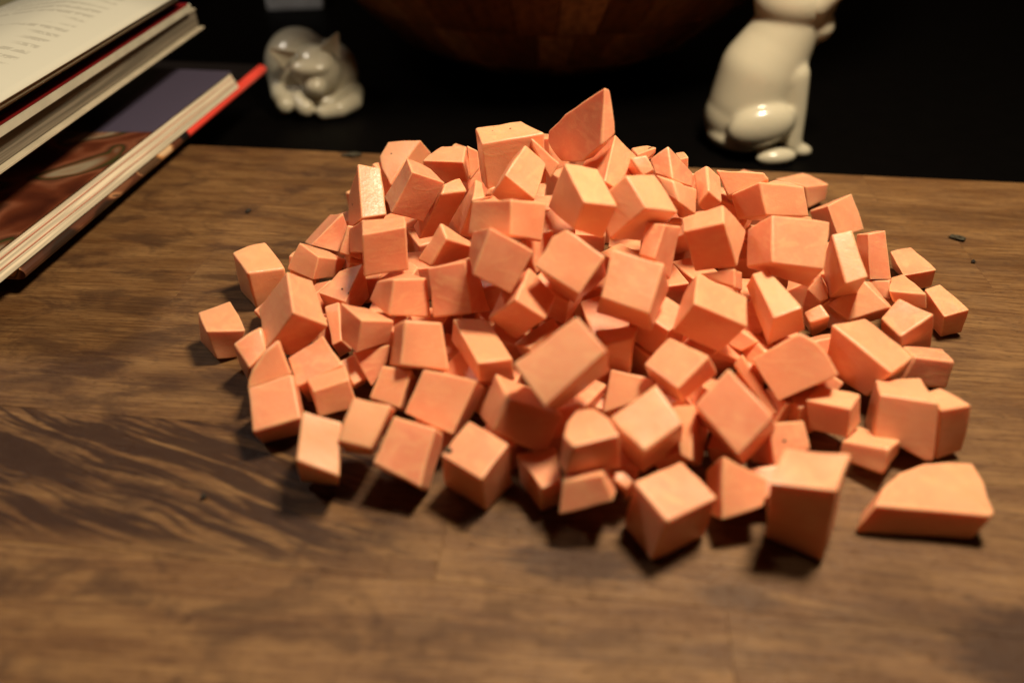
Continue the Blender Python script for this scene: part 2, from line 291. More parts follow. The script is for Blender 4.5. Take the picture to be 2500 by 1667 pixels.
# ---------------------------------------------------------------- sweet potato pieces
PIECES = [
('low flat-topped sweet potato cube half hidden on the right rear slope', 4, [9350,31665,5451,11322,30965,5647,11563,30781,5380,9882,30936,4477,9946,33060,4549,11918,32360,4745,12138,32040,4302,10478,32331,3575]),
('rearmost sweet potato cube on the right with pale top and deep red front', 4, [15275,39812,1156,17120,40608,1191,17924,38581,1420,16343,37943,1588,15393,39631,40,17239,40427,40,17981,38567,451,16750,37708,334]),
('sweet potato sliver at the very back, just left of the tall speckled block', 4, [-3013,35009,5123,-2980,36650,4664,-1715,36526,4279,-1853,34837,4676,-3017,34792,4252,-3268,36402,3752,-2003,36278,3366,-2140,34589,3764]),
('narrow sweet potato cube squeezed against the left side of the tall speckled block', 4, [-2180,33955,5666,-1613,33810,5448,-1551,33578,4639,-2031,33220,4206,-2277,35587,4939,-1711,35441,4721,-1649,35210,3912,-2129,34852,3479]),
("tall ridged sweet potato block at the pile's upper left with a shaded side", 4, [-7553,34044,4672,-6519,34432,4332,-6120,32524,2709,-7269,31940,2795,-8551,35264,2349,-7560,35917,2353,-7161,34010,731,-8453,33706,1180]),
('top left sweet potato cube with one small brown speck on its broad front face', 6, [-6527,37184,4527,-4630,36124,5057,-5291,35549,4363,-6199,34569,3306,-6725,35757,3642,-6940,36557,3949,-5886,37782,3491,-4191,36721,4021,-4704,36147,3327,-5566,35168,2271,-6088,36355,2606,-6300,37155,2913]),
('back row sweet potato cube with slanted pale top, second left of the tall speckled block', 4, [-3417,34127,5514,-2193,33841,5688,-2245,32104,5633,-4189,32471,5562,-3296,34050,4250,-2023,33682,4318,-2071,32195,4586,-4068,32394,4298]),
('tall sweet potato block left of the peak with dark specks on its pale top', 4, [-1644,32595,7047,452,33242,7188,1390,31236,7375,-1335,30550,7184,-1431,32195,4587,671,32990,4919,1609,30984,5105,-1128,30425,5079]),
('tiny orange sweet potato corner poking out below the tall speckled block', 4, [-1182,29260,5329,-997,29344,5634,-704,29447,5706,-888,29308,5330,-1229,30714,4614,-1044,30797,4918,-751,30901,4991,-935,30761,4615]),
('thin sweet potato slab with a black speck behind the slope right of the peak', 4, [5576,33179,5875,6416,33154,6024,6498,31541,6611,5549,31452,6314,5788,32957,5283,6628,32932,5433,6478,31522,6284,5761,31230,5723]),
('small orange sweet potato end showing behind the pointed cube right of the peak', 4, [7931,34061,5233,8339,34007,5325,8165,32357,5777,7776,32385,5652,8017,33820,4488,8425,33767,4581,8204,32273,5236,7863,32145,4907]),
('thin sweet potato sliver wedged in the cleft left of the peak wedge', 4, [813,30071,7616,2044,29629,6660,1628,29356,6091,839,30008,7318,889,31638,6926,2120,31196,5970,1704,30923,5401,915,31574,6628]),
('tilted sweet potato block directly under the peak wedge, on its right', 4, [4434,30604,7584,5497,30525,6525,4976,28346,5763,3806,28209,6542,3221,31377,5958,4311,31401,5032,3791,29223,4271,2621,29085,5050]),
('pointed sweet potato wedge standing at the very peak of the pile', 9, [3785,30249,9741,2951,31376,8643,2338,32210,7848,2090,32473,7388,1659,33031,6775,1596,32880,6257,2170,31497,5895,3002,30114,6514,3699,29277,7627,4050,30533,9542,3374,31721,8522,2973,32549,7719,2751,32804,7249,2325,33360,6633,2260,33210,6117,2836,31826,5753,3636,30576,6545,4366,29921,7893]),
('sharp cornered sweet potato cube pointing up on the skyline right of the peak', 4, [6754,30567,7096,8221,31399,5457,8170,30695,5049,6913,29362,6040,6045,30730,6385,7446,31736,4970,7395,31032,4562,6216,30051,6008]),
('small sweet potato cube in the hollow between peak slope and the sharp skyline cube', 4, [4881,28778,7296,5525,28835,7385,5851,28391,6966,5381,28242,6758,4966,29814,6336,5610,29872,6424,6054,29457,6043,5465,29278,5798]),
('pointed sweet potato cube at the right rear in front of a low flat-topped cube', 4, [8523,29404,5555,8717,31066,5938,9477,31204,5370,9264,29471,4896,8172,29504,4727,8252,31426,5445,8952,31441,4718,8739,29708,4245]),
('brightest yellow-lit sweet potato cube near the top right of the pile', 4, [6710,28392,6478,8181,30044,5306,8112,29207,4432,6919,27707,5800,5987,28952,6529,7507,30335,5009,7439,29498,4135,6488,28240,5817]),
('red sweet potato chip of a cube visible under the brightest yellow-lit cube', 4, [6711,28568,4388,6935,28610,4634,7313,28472,4658,7331,28398,4369,7076,30032,3593,7300,30074,3840,7678,29936,3864,7696,29862,3575]),
('large sweet potato block on the right slope with a deep red left face', 4, [10624,29360,5957,12915,30037,5424,13213,29362,4276,10973,28634,4741,9932,30691,4679,12278,31922,4864,12495,30895,3259,10255,30167,3724]),
('leaning sweet potato cube on the right edge of the pile, below the rearmost right cube', 4, [16133,34242,2302,17506,34861,2685,18208,33780,1187,16721,33309,995,15858,35490,1336,17244,36083,1687,17945,35002,188,16459,34531,40]),
('low sweet potato cube on the board at the right rear edge of the pile', 4, [18793,31867,1014,19715,31822,1309,20018,29694,1325,18548,29705,986,19162,31862,40,20083,31817,294,20137,29707,333,19378,29811,114]),
('red faced sweet potato cube mostly hidden under the upright cube on the right edge', 4, [16247,28459,1558,17052,28113,1782,17090,27599,1024,16489,28054,942,17019,29750,709,17824,29405,933,17862,28891,175,17261,29346,93]),
('upright sweet potato cube on the right edge with a vertical pale stripe', 4, [16053,29433,3367,16786,29387,3607,17166,28220,1734,16230,28351,1604,16271,30830,2578,17077,30768,2797,17458,29601,925,16522,29732,795]),
('outermost sweet potato cube on the right, resting square on the board with a small shadow', 4, [18508,27781,1524,19217,27912,1679,19765,26133,1552,18625,25928,1300,18777,27955,154,19485,28086,309,19987,26300,173,19007,26137,40]),
('low sweet potato cube with a pale front edge, just left of the outermost right cube', 4, [17264,28520,1660,17696,28407,1945,17690,26248,2276,16198,26550,2235,17332,28316,917,17764,28203,1203,17876,26079,1579,16573,26489,1677]),
('shaded sweet potato bit in the gap left of the tall bright right-hand block', 4, [12929,27069,1943,13412,27234,2594,13667,26502,1887,13417,26612,1592,13596,28405,1052,14079,28571,1703,14334,27839,997,14084,27948,701]),
('reddish shaded sweet potato cube carrying the tall bright block on the right', 4, [13698,26572,1510,15011,26578,2724,15826,25370,2186,14371,25619,1302,14712,27581,458,15975,27762,1899,16837,26384,1140,15384,26628,251]),
('tall bright sweet potato block on the right with a shiny pale face and red side', 4, [13302,27184,4638,14119,27192,4841,14479,25406,3666,13599,25323,3366,13777,28244,2613,14504,28409,3019,14864,26623,1844,13806,26703,1755]),
("sweet potato block with a shaded square front and lit top, right of the pile's centre", 4, [8260,25576,6091,6836,26148,5348,7514,25878,3548,9024,25250,4218,8542,27119,6050,7058,27580,5163,7971,27537,3656,9765,27243,4759]),
('biggest pale faced sweet potato cube on the right slope with a red underside', 4, [10193,24872,4664,10337,26456,5948,12856,26595,5569,12364,25012,4288,9701,26194,3622,9914,27574,4643,12566,27700,4247,12437,25949,2747]),
('sweet potato cube with a wavy pale front edge at the right side', 4, [16227,25736,2427,17142,24472,2506,15680,23806,1843,15399,25120,1829,17002,26046,569,17797,24743,598,16455,24116,40,16174,25430,40]),
('dark red sweet potato cube under the block with a shaded square front', 4, [7602,25592,3729,8948,25257,4189,8927,24758,3545,8069,25422,3511,8365,26852,2762,9713,26516,3220,9690,26017,2577,8833,26681,2544]),
('small sweet potato cube tucked behind the big pale sloping block', 4, [12381,25696,1686,13058,25772,2093,13332,25159,1854,12512,25151,1535,12963,26489,460,13640,26565,867,13855,25970,651,13202,25868,212]),
('red sweet potato corner of a cube in the dark gap right of centre', 4, [8886,23459,2532,9661,22961,2230,9035,22864,1847,8478,23205,1946,9397,24761,1530,10172,24263,1227,9546,24166,845,8989,24507,944]),
('slanting sweet potato block with a streaky pale top below the biggest pale faced cube', 4, [9658,25273,3897,10246,25363,4113,11033,23062,3807,9964,22869,3457,9715,25814,2989,10543,25690,2928,11521,23340,2559,10064,22986,2002]),
('low sweet potato cube with a clipped corner, right of the big sloping block', 4, [16014,24037,1234,17691,23885,1217,17483,22680,1482,15967,22880,1559,15925,23775,40,17602,23623,40,17493,22445,263,15680,22618,307]),
('big pale sweet potato block sloping down at the right side of the pile', 4, [12450,23282,2857,14102,24002,2663,15271,21882,2364,14085,20968,2307,12687,23139,642,13972,24143,816,15141,22023,517,13673,21349,770]),
('sweet potato cube standing right behind the whitish notched cube', 4, [15074,20317,2033,15713,20498,2077,16211,19225,2340,14971,19027,2274,15330,19963,40,15969,20144,40,16398,18919,356,15343,18606,141]),
('dark shaded sweet potato cube lying on the board under the whitish notched cube', 4, [11658,18626,1188,12868,17767,1655,12766,17410,769,11624,18399,470,12825,19880,700,14011,18903,1014,13978,18729,365,12791,19653,40]),
('shaded sweet potato cube just left of the whitish notched cube', 4, [10558,19946,1933,11800,18998,2351,11895,18685,1207,10928,19611,762,11501,20861,1786,12529,19918,2211,12736,19617,1083,11768,20543,638]),
('whitish streaked sweet potato cube with a notch in its lower edge at the front right', 6, [12955,19514,2571,14752,18962,2655,14874,18093,663,14606,18161,616,13785,18556,920,12937,18687,570,13853,21559,1599,15341,21175,1900,15555,20188,40,15287,20256,40,14466,20608,40,13604,20698,40]),
('leaning sweet potato slab half in shadow in the upper middle, behind a thin curved wedge', 4, [-3078,29485,5317,-2029,30225,5101,-3157,30944,2442,-4333,30194,2645,-2946,30056,5571,-2337,30864,5443,-3465,31582,2783,-4641,30833,2987]),
('tilted sweet potato cube with a shaded front and pale left side near the top left', 4, [-4286,29619,6306,-5309,29234,4535,-3987,29738,3796,-2928,30116,5557,-4671,31047,6294,-5780,30676,4541,-4545,31177,3797,-3696,31543,5544]),
('thin upright sweet potato wedge with a rounded pale tip in the upper middle', 4, [-1580,29992,5839,-2825,29948,3762,-2274,28583,3781,-1703,28415,5583,-1269,30102,5589,-2181,30058,3512,-1631,28693,3531,-1138,28715,5578]),
("sweet potato cube leaning below the tall speckled block, left of the peak's foot", 4, [-303,28101,6880,569,29843,7434,1492,29750,6677,968,27823,5884,-869,28698,5684,-139,30513,6334,784,30420,5577,260,28494,4784]),
('bright topped sweet potato block in front of the brightest yellow-lit cube', 4, [5084,25116,6911,4351,26334,7717,5758,27835,7040,6664,26458,6027,3837,25506,5340,3141,26733,6159,4548,28234,5482,5455,26857,4469]),
('upright sweet potato slab with a lit edge standing in the cleft right of centre', 4, [5913,25324,6129,6820,26405,5442,6327,25011,3778,5454,24426,5109,5231,25824,5967,6138,26906,5280,5646,25511,3615,4958,24952,4978]),
('prominent sweet potato cube with a bright top directly below the peak wedge', 4, [2680,25011,7225,2025,27319,7787,3474,27792,7331,4018,25518,6812,2380,25315,5865,1420,27196,5874,2972,27901,5720,3613,25664,5249]),
('long horizontal sweet potato block with a pale vertical corner in the upper middle', 4, [-36,25528,7092,-1622,26861,6372,-1776,26142,5214,-36,24791,5910,1400,26765,6283,-282,28056,5509,-437,27337,4351,1218,25949,4999]),
('rounded sweet potato piece with a pale skin side at the left rear edge', 4, [-9821,31418,1640,-8324,32665,2681,-8202,32689,1913,-8537,31623,1105,-10543,32793,988,-9279,33981,1953,-9037,33994,1171,-9372,32928,363]),
('narrow orange sweet potato strip of a cube behind the tall ridged block on the left', 4, [-7666,30613,3172,-7077,30741,2991,-7104,29929,1720,-8038,29940,2083,-8036,32111,2302,-7447,32239,2121,-7475,31427,850,-8408,31439,1213]),
('shaded sweet potato cube under the tall ridged block at the upper left', 4, [-7656,30685,2978,-6730,29660,3997,-6702,28767,2768,-7617,30007,2026,-6756,31178,2694,-5986,30118,3669,-5801,29260,2484,-6717,30499,1742]),
('sweet potato cube with a dusky left face behind the large tilted cube on the left', 4, [-8797,29038,2430,-9843,29884,2713,-10471,29318,1584,-9123,28574,1433,-7963,30586,1318,-8889,31262,1380,-9590,30860,465,-8371,30269,511]),
('sweet potato cube standing on the board at the left rear with a striped lit top', 4, [-11846,28098,2158,-13072,29871,2181,-11751,30866,2191,-10380,28893,1907,-11865,28125,110,-13100,29784,40,-11837,30869,111,-10467,28895,40]),
('outermost sweet potato cube on the left, standing alone on the board', 4, [-12525,24249,1795,-13363,25722,1700,-12243,26585,1710,-11101,24809,1412,-12424,24199,304,-13648,25641,169,-12527,26504,178,-11750,24711,40]),
('skin-side sweet potato chunk with tiny brown specks between the cubes on the left', 4, [-7117,26058,1981,-6552,27910,2803,-7698,28005,2299,-8376,26623,2084,-7037,26323,735,-6463,27781,1048,-7619,28270,1053,-8328,27089,1098]),
('small sweet potato corner sticking out under the large tilted cube on the left', 4, [-11185,26224,1410,-10304,26930,1849,-9989,26503,1032,-10923,26128,1021,-11713,27541,507,-10832,28247,946,-10516,27820,129,-11451,27445,118]),
('small sweet potato cube beside the outermost left one, partly under the large tilted cube', 4, [-11005,23040,2096,-10037,23830,2329,-9723,23069,1758,-10257,22241,1477,-11359,23796,408,-10421,24636,707,-10107,23875,137,-10878,23153,40]),
('large tilted sweet potato cube on the left with one dark speck', 4, [-8408,23253,3433,-9124,25495,3886,-10566,25300,2161,-9793,23086,1745,-7319,23716,2465,-8323,26081,3078,-9592,25840,1294,-8819,23626,877]),
('lit sweet potato edge of a cube under the shaded square cube on the left', 4, [-5899,27462,2231,-4637,28966,2236,-4187,28333,2324,-4353,27072,2634,-5817,27364,1607,-4556,28868,1612,-4105,28235,1700,-4272,26974,2010]),
('shaded square sweet potato cube with a pale top edge on the left slope', 4, [-6138,26615,4946,-4355,26998,5096,-4355,26561,3274,-6206,26208,3162,-6443,28505,4569,-4670,28796,4600,-4638,28403,2835,-6489,28050,2723]),
('sweet potato cube with a red right face behind the dusky greenish-brown one, left of centre', 4, [-2672,26619,4749,-2966,27371,5101,-4031,26872,3597,-3416,26359,3555,-1500,27797,3627,-1821,28300,3656,-2859,28050,2475,-2357,27711,2658]),
('orange square faced sweet potato cube left of the dusky greenish-brown cube', 4, [-4602,24222,4342,-3370,24937,3929,-3269,24143,2551,-4832,23518,3079,-5555,25633,3354,-4374,26530,3177,-4272,25736,1799,-5897,25311,2586]),
('long sweet potato block in deep shade with only its front edge lit', 4, [-1222,20442,3223,-2292,23187,3188,-977,23618,2926,27,20934,3040,-1210,20440,2314,-2383,23110,2182,-1068,23541,1920,124,20867,2047]),
("dusky greenish-brown faced sweet potato cube left of the pile's centre", 4, [-3325,24838,4456,-1813,24567,4934,-1562,23507,3212,-3121,23818,2786,-2860,26176,3723,-1590,25976,4293,-873,24786,2403,-2657,25157,2053]),
('central sweet potato cube turned on its corner, just below the prominent bright topped cube', 6, [1476,23826,6454,1971,23959,6675,3338,23009,6061,2425,22104,5039,823,23087,5637,1246,23581,6180,1926,25455,4612,2384,25599,4848,3749,24649,4234,2442,23857,3358,1643,24603,3649,1854,25161,4275]),
('small slanted sweet potato piece behind the large pale rectangular block in the middle', 4, [49,23031,2108,1625,23874,2801,1753,22607,3240,598,21920,2747,341,22963,1450,2030,23686,1988,2158,22419,2427,1003,21731,1934]),
('bright topped, dark fronted sweet potato cube under the pentagon faced one', 4, [99,22293,4686,675,23900,5135,1716,23577,3998,1261,22219,3870,-955,22965,3329,-412,24551,3752,629,24228,2614,146,22837,2444]),
('pentagon faced sweet potato cube left of the central corner-turned one', 4, [-782,23499,6985,804,23398,6051,-35,22638,4705,-1430,22657,5533,-1523,25489,5745,314,25615,5104,-525,24855,3758,-1719,25071,4840]),
("sweet potato cube with a shaded top behind the large pale rectangular block's right corner", 4, [3520,22083,2781,4582,22137,3088,4533,21673,1578,3751,21734,1420,3294,23464,2412,5025,23487,2678,4646,23048,1201,3864,23109,1044]),
('big square faced sweet potato cube right of the central corner-turned one', 4, [3668,23622,6046,5472,22804,5901,4865,21334,4713,3194,22169,4881,3999,24654,4528,6030,23771,4297,5267,22368,3197,3221,23257,3434]),
('sweet potato cube peeking out behind the streaky bright cube in the front middle', 4, [3633,20917,2547,5139,20502,2424,5274,20088,2031,3297,19856,1317,3894,22227,1378,5399,21812,1254,5535,21398,861,3557,21167,147]),
('sweet potato cube with red right front under the yellow topped one', 4, [4685,20515,3126,5699,21335,3724,6826,19956,3959,5644,19036,3234,5114,20707,2158,6129,21528,2755,7303,20151,2993,5994,19293,2348]),
('yellow topped sweet potato cube with dark red front right of centre', 4, [6577,21983,4735,6979,23694,4936,8887,23235,4154,8516,21580,4026,5995,22278,3240,6712,24128,3620,8382,23580,2723,7835,21875,2531]),
('long thin sweet potato slice leaning behind the square cube at front right', 4, [8294,21443,2287,8583,21595,2717,9761,19881,1346,9505,19891,1126,8835,22672,1214,9124,22824,1644,10302,21110,273,10045,21120,54]),
('broad flat faced sweet potato piece with a curved pale right edge, right of centre', 7, [8818,21209,2782,10349,21370,3843,10563,21261,3831,10921,20992,3706,11305,20575,3417,11587,20084,2980,9672,19980,1774,9449,22460,1727,10980,22621,2787,11194,22512,2775,11552,22243,2651,11936,21826,2362,12217,21335,1925,10303,21231,719]),
('narrow bright sweet potato cube showing right of the large tilted left cube', 4, [-7993,25900,1874,-7364,26013,2066,-7034,24227,1310,-7450,24130,1139,-7777,26431,721,-7147,26544,913,-6823,24858,287,-7366,24578,40]),
('dark red sweet potato cube deep in the gap on the left front', 4, [-6250,22625,2005,-4781,22985,2086,-4874,22610,1491,-5488,21829,865,-6585,23951,924,-5116,24311,1006,-5210,23936,411,-5824,23155,40]),
('sweet potato cube with pale upper edge and pointed right end, left of centre', 4, [-5681,22628,3539,-6748,23958,3433,-6769,23326,2031,-5973,22124,2302,-4583,23339,2971,-5691,24508,2657,-5696,24105,1552,-4846,23111,2092]),
('sweet potato cube with a tapering orange front and shadowed right half, left of centre front', 4, [-3979,22115,3917,-2611,22558,3497,-2337,21344,2112,-4135,20986,2643,-4618,23389,2763,-3272,23860,2378,-2999,22646,993,-4824,22312,1556]),
('rounded sweet potato slice with a curved skin edge at the left front', 7, [-9984,20948,1481,-9945,21190,1790,-9802,21461,2076,-9393,21949,2493,-8892,22373,2765,-8682,22105,2266,-8436,21739,1609,-10479,22141,501,-10440,22383,811,-10297,22655,1096,-9888,23142,1513,-9387,23566,1786,-9177,23299,1286,-8931,22933,629]),
('plain orange sweet potato cube right of the rounded slice at the left front', 4, [-8745,22462,1849,-7496,23352,2272,-6532,22097,1781,-8158,21255,1420,-8713,23027,384,-7463,23917,807,-6499,22661,316,-8089,21822,40]),
('large lit sweet potato cube in front of the rounded slice, leftmost of the front row', 4, [-9732,20490,2038,-8165,21065,2230,-7590,19466,1461,-9243,18912,1298,-9821,21100,676,-8254,21675,867,-7679,20075,98,-9352,19544,40]),
('sweet potato cube with a mottled pale top band behind the left front row', 4, [-7296,20338,1969,-6043,20912,2080,-5805,20595,954,-7201,20073,909,-7913,21716,1470,-6513,22321,1623,-6343,21987,474,-7739,21465,429]),
('pale streaked sweet potato cube, second from left in the front row', 4, [-7053,18300,2942,-5759,18175,2495,-5688,16535,1615,-7043,16739,2164,-7419,19252,1140,-6125,19127,693,-6054,17487,40,-7437,17565,200]),
('sweet potato cube with a zigzag shadow on its upper corner at the left front', 4, [-4878,21408,2344,-3739,21248,2208,-4128,20169,1247,-5316,20450,1539,-4914,22530,1076,-3715,22335,894,-4215,21305,40,-5351,21572,271]),
('pale streaked sweet potato cube, third from left in the front row', 4, [-5402,18818,3089,-4086,18548,2918,-4669,17242,2152,-5854,17489,2293,-5410,19475,2053,-4088,19321,2031,-4798,17908,1127,-5837,18051,1133]),
('large plain orange sweet potato cube tilted to the viewer in the left front half', 4, [-3178,20412,2932,-1210,19875,2901,-2075,18512,1571,-3851,19278,1899,-2953,21438,1726,-930,20836,1611,-1966,19571,409,-3626,20304,693]),
('square lit sweet potato cube, fourth from left in the front row', 4, [-4045,18428,2600,-2559,17946,2430,-3021,16365,1252,-4656,17061,1700,-3928,19361,1235,-2384,18941,1144,-2923,17285,40,-4539,17994,335]),
('sweet potato cube with a black spot on its left corner in the front row', 4, [-2371,17015,2140,-1457,18321,2475,-103,17296,2388,-966,16007,2076,-2340,17456,157,-1373,18665,368,37,17525,133,-870,16370,40]),
('sweet potato cube with a small lit patch on top, right of the black spotted one', 4, [143,17690,1483,1516,18052,1465,1659,16628,1406,990,16239,1388,259,17674,40,1549,18104,40,1692,16681,40,975,16344,40]),
('sweet potato cube with an olive-brown shaded front and curved top in the front middle', 4, [-97,18264,3466,-693,17796,2431,1125,17817,1229,1791,18474,2508,-587,20160,2998,-1193,19443,1642,642,19590,602,1309,20247,1882]),
("sweet potato cube in near darkness at the foot of the pile's front middle", 4, [1621,15872,2154,2842,15813,2559,3207,15301,1828,1458,15232,1256,1940,17586,1077,3195,17513,1464,3587,16996,727,1838,16927,156]),
('large pale rectangular sweet potato block lying diagonally in the front middle', 4, [24,18570,4737,2103,19491,5993,3021,18421,5396,1035,17346,3940,495,20089,2894,2574,21009,4150,3412,19800,3373,1612,19006,2280]),
('upright narrow sweet potato cube behind the streaky bright cube and the square front right one', 4, [5572,18915,2548,6263,18755,2793,5973,17165,1727,5687,17454,1648,6384,19823,863,7191,19487,881,6806,18253,273,6500,18362,40]),
('dark sweet potato cube with one lit corner just left of the nearest cube', 4, [3112,16536,1711,3670,16665,1769,3929,16253,1726,3716,16042,1563,3385,17225,471,3942,17355,529,4202,16942,485,3882,16675,250]),
('streaky bright sweet potato cube in the front middle, right of the round shouldered one', 6, [3189,17682,3175,4776,18598,3818,5534,17260,3346,4193,16507,2811,3986,16770,2895,3525,17212,3019,3445,18421,1475,5032,19337,2118,5857,18062,1727,4411,17178,1024,4210,17449,1119,3777,17943,1309]),
('round shouldered sweet potato cube with a dark front in the front middle', 7, [1916,16177,3385,1667,16627,3366,1789,17292,3362,2115,17885,3368,2714,17894,3397,3108,17421,3424,3384,16613,3450,1716,16200,2100,1524,16635,2061,1782,17263,2009,2112,17855,2015,2713,17863,2043,3135,17381,2058,3534,16534,2033]),
('dark red sweet potato cube between the nearest cube and the tall front right block', 4, [6789,16647,2542,8278,16205,1846,8030,15431,1464,6615,15088,1144,6618,17389,994,8150,17174,591,7902,16400,209,6555,16268,162]),
('sweet potato cube behind the tall front right block, with a shaded left face', 4, [8753,18252,2368,10018,18487,2289,10152,17691,1733,8863,17151,1416,8496,19092,341,9803,19613,632,9937,18817,76,8670,18565,131]),
('large square sweet potato cube tilted on its corner at the front right', 4, [7194,18943,4226,8360,17262,3644,7249,16538,2588,6084,18261,3223,7875,19963,2659,9041,18281,2077,7930,17558,1021,6649,19234,1596]),
('nearest sweet potato cube at the front of the pile, standing on one edge', 4, [3816,15770,2236,5529,16798,2138,6439,15292,2052,4663,14274,2161,3713,15742,110,5396,16801,53,6350,15299,40,4385,14306,114]),
('tall sweet potato block at the front right with a lit top and dark front', 4, [7610,14801,3258,8522,16230,3258,10457,15985,3258,9554,14520,3258,8266,15330,40,9035,16482,40,10807,15923,40,9842,14340,40]),
('lone sweet potato wedge with a curved back at the far right front', 9, [11683,15649,1250,12247,16393,1250,13064,17035,1250,14096,17462,1250,14997,17558,1250,15759,17510,1250,15679,16574,1250,15396,15352,1250,15199,15227,1250,11255,15475,40,11827,16227,40,12698,16912,40,13813,17406,40,14752,17534,40,15528,17497,40,15469,16578,40,15196,15366,40,15000,15241,40]),
('', 4, [14704,39264,1512,13474,40374,1512,12426,39212,1512,13656,38103,1512,14704,39264,40,13474,40374,40,12426,39212,40,13656,38103,40]),
('', 4, [795,29036,1712,565,30742,1712,-896,30545,1712,-666,28840,1712,795,29036,40,565,30742,40,-896,30545,40,-666,28840,40]),
('', 4, [4643,27719,1812,4024,29120,1812,2579,28481,1812,3198,27080,1812,4643,27719,40,4024,29120,40,2579,28481,40,3198,27080,40]),
('', 4, [12326,29847,1496,13833,29169,1496,14466,30578,1496,12959,31255,1496,12326,29847,40,13833,29169,40,14466,30578,40,12959,31255,40]),
('', 4, [-4540,34320,1744,-5604,35367,1744,-6815,34136,1744,-5751,33089,1744,-4540,34320,40,-5604,35367,40,-6815,34136,40,-5751,33089,40]),
('', 4, [-3518,26611,1743,-2189,26031,1743,-1542,27514,1743,-2871,28094,1743,-3518,26611,40,-2189,26031,40,-1542,27514,40,-2871,28094,40]),
('', 4, [-3598,29064,1836,-3896,30709,1836,-5365,30442,1836,-5066,28798,1836,-3598,29064,40,-3896,30709,40,-5365,30442,40,-5066,28798,40]),
('', 4, [-1793,36168,1582,-703,35015,1582,590,36238,1582,-501,37391,1582,-1793,36168,40,-703,35015,40,590,36238,40,-501,37391,40]),
('', 4, [3123,35752,1688,4705,36271,1688,4213,37769,1688,2632,37250,1688,3123,35752,40,4705,36271,40,4213,37769,40,2632,37250,40]),
('', 4, [2861,41098,1686,1669,40258,1686,2633,38891,1686,3824,39730,1686,2861,41098,40,1669,40258,40,2633,38891,40,3824,39730,40]),
('', 4, [11889,29894,1736,11910,31569,1736,10263,31590,1736,10242,29915,1736,11889,29894,40,11910,31569,40,10263,31590,40,10242,29915,40]),
('', 4, [4245,34499,1789,5711,34072,1789,6227,35844,1789,4762,36271,1789,4245,34499,40,5711,34072,40,6227,35844,40,4762,36271,40]),
('', 4, [10165,22113,1527,11567,21506,1527,12195,22955,1527,10794,23562,1527,10165,22113,40,11567,21506,40,12195,22955,40,10794,23562,40]),
('', 4, [-3388,34185,1794,-2660,32701,1794,-1321,33358,1794,-2048,34842,1794,-3388,34185,40,-2660,32701,40,-1321,33358,40,-2048,34842,40]),
('', 4, [-1057,24840,1582,305,25403,1582,-291,26845,1582,-1653,26283,1582,-1057,24840,40,305,25403,40,-291,26845,40,-1653,26283,40]),
('', 4, [-5914,39398,1514,-4596,38790,1514,-3978,40127,1514,-5297,40736,1514,-5914,39398,40,-4596,38790,40,-3978,40127,40,-5297,40736,40]),
('', 4, [-3975,33692,1637,-5358,33033,1637,-4566,31372,1637,-3183,32031,1637,-3975,33692,40,-5358,33033,40,-4566,31372,40,-3183,32031,40]),
('', 4, [5602,22213,1728,7110,23089,1728,6183,24686,1728,4675,23811,1728,5602,22213,40,7110,23089,40,6183,24686,40,4675,23811,40]),
('', 4, [14746,34510,1595,14201,36064,1595,12586,35497,1595,13130,33944,1595,14746,34510,40,14201,36064,40,12586,35497,40,13130,33944,40]),
('', 4, [9927,37082,1585,11458,36119,1585,12330,37506,1585,10798,38468,1585,9927,37082,40,11458,36119,40,12330,37506,40,10798,38468,40]),
('', 4, [9615,32204,1540,8509,33660,1540,7294,32738,1540,8399,31282,1540,9615,32204,40,8509,33660,40,7294,32738,40,8399,31282,40]),
('', 4, [6244,31258,1494,6587,33033,1494,5046,33331,1494,4703,31556,1494,6244,31258,40,6587,33033,40,5046,33331,40,4703,31556,40]),
('', 4, [11938,28535,1497,10294,28645,1497,10179,26928,1497,11823,26818,1497,11938,28535,40,10294,28645,40,10179,26928,40,11823,26818,40]),
('', 4, [8277,28604,1522,9625,29241,1522,8918,30738,1522,7570,30101,1522,8277,28604,40,9625,29241,40,8918,30738,40,7570,30101,40]),
('', 4, [-2662,40286,1836,-1761,38893,1836,-282,39851,1836,-1183,41244,1836,-2662,40286,40,-1761,38893,40,-282,39851,40,-1183,41244,40]),
('', 4, [14458,31934,1504,14512,30435,1504,15979,30488,1504,15925,31988,1504,14458,31934,40,14512,30435,40,15979,30488,40,15925,31988,40]),
('', 4, [2953,24818,1682,1140,25079,1682,916,23526,1682,2730,23265,1682,2953,24818,40,1140,25079,40,916,23526,40,2730,23265,40]),
('', 4, [-132,26415,1773,1606,26665,1773,1373,28284,1773,-365,28034,1773,-132,26415,40,1606,26665,40,1373,28284,40,-365,28034,40]),
('', 4, [7668,35514,1854,8625,36611,1854,7329,37742,1854,6372,36644,1854,7668,35514,40,8625,36611,40,7329,37742,40,6372,36644,40]),
('', 4, [12684,33025,1884,10871,33101,1884,10809,31624,1884,12622,31548,1884,12684,33025,40,10871,33101,40,10809,31624,40,12622,31548,40]),
('', 4, [8860,39662,1843,8273,38312,1843,9664,37708,1843,10250,39058,1843,8860,39662,40,8273,38312,40,9664,37708,40,10250,39058,40]),
('', 4, [3007,34994,1810,2803,36547,1810,1009,36312,1810,1213,34758,1810,3007,34994,40,2803,36547,40,1009,36312,40,1213,34758,40]),
('', 4, [1105,34381,1632,-698,34422,1632,-740,32578,1632,1062,32536,1632,1105,34381,40,-698,34422,40,-740,32578,40,1062,32536,40]),
('', 4, [-2752,35821,1867,-3455,37191,1867,-5031,36382,1867,-4329,35012,1867,-2752,35821,40,-3455,37191,40,-5031,36382,40,-4329,35012,40]),
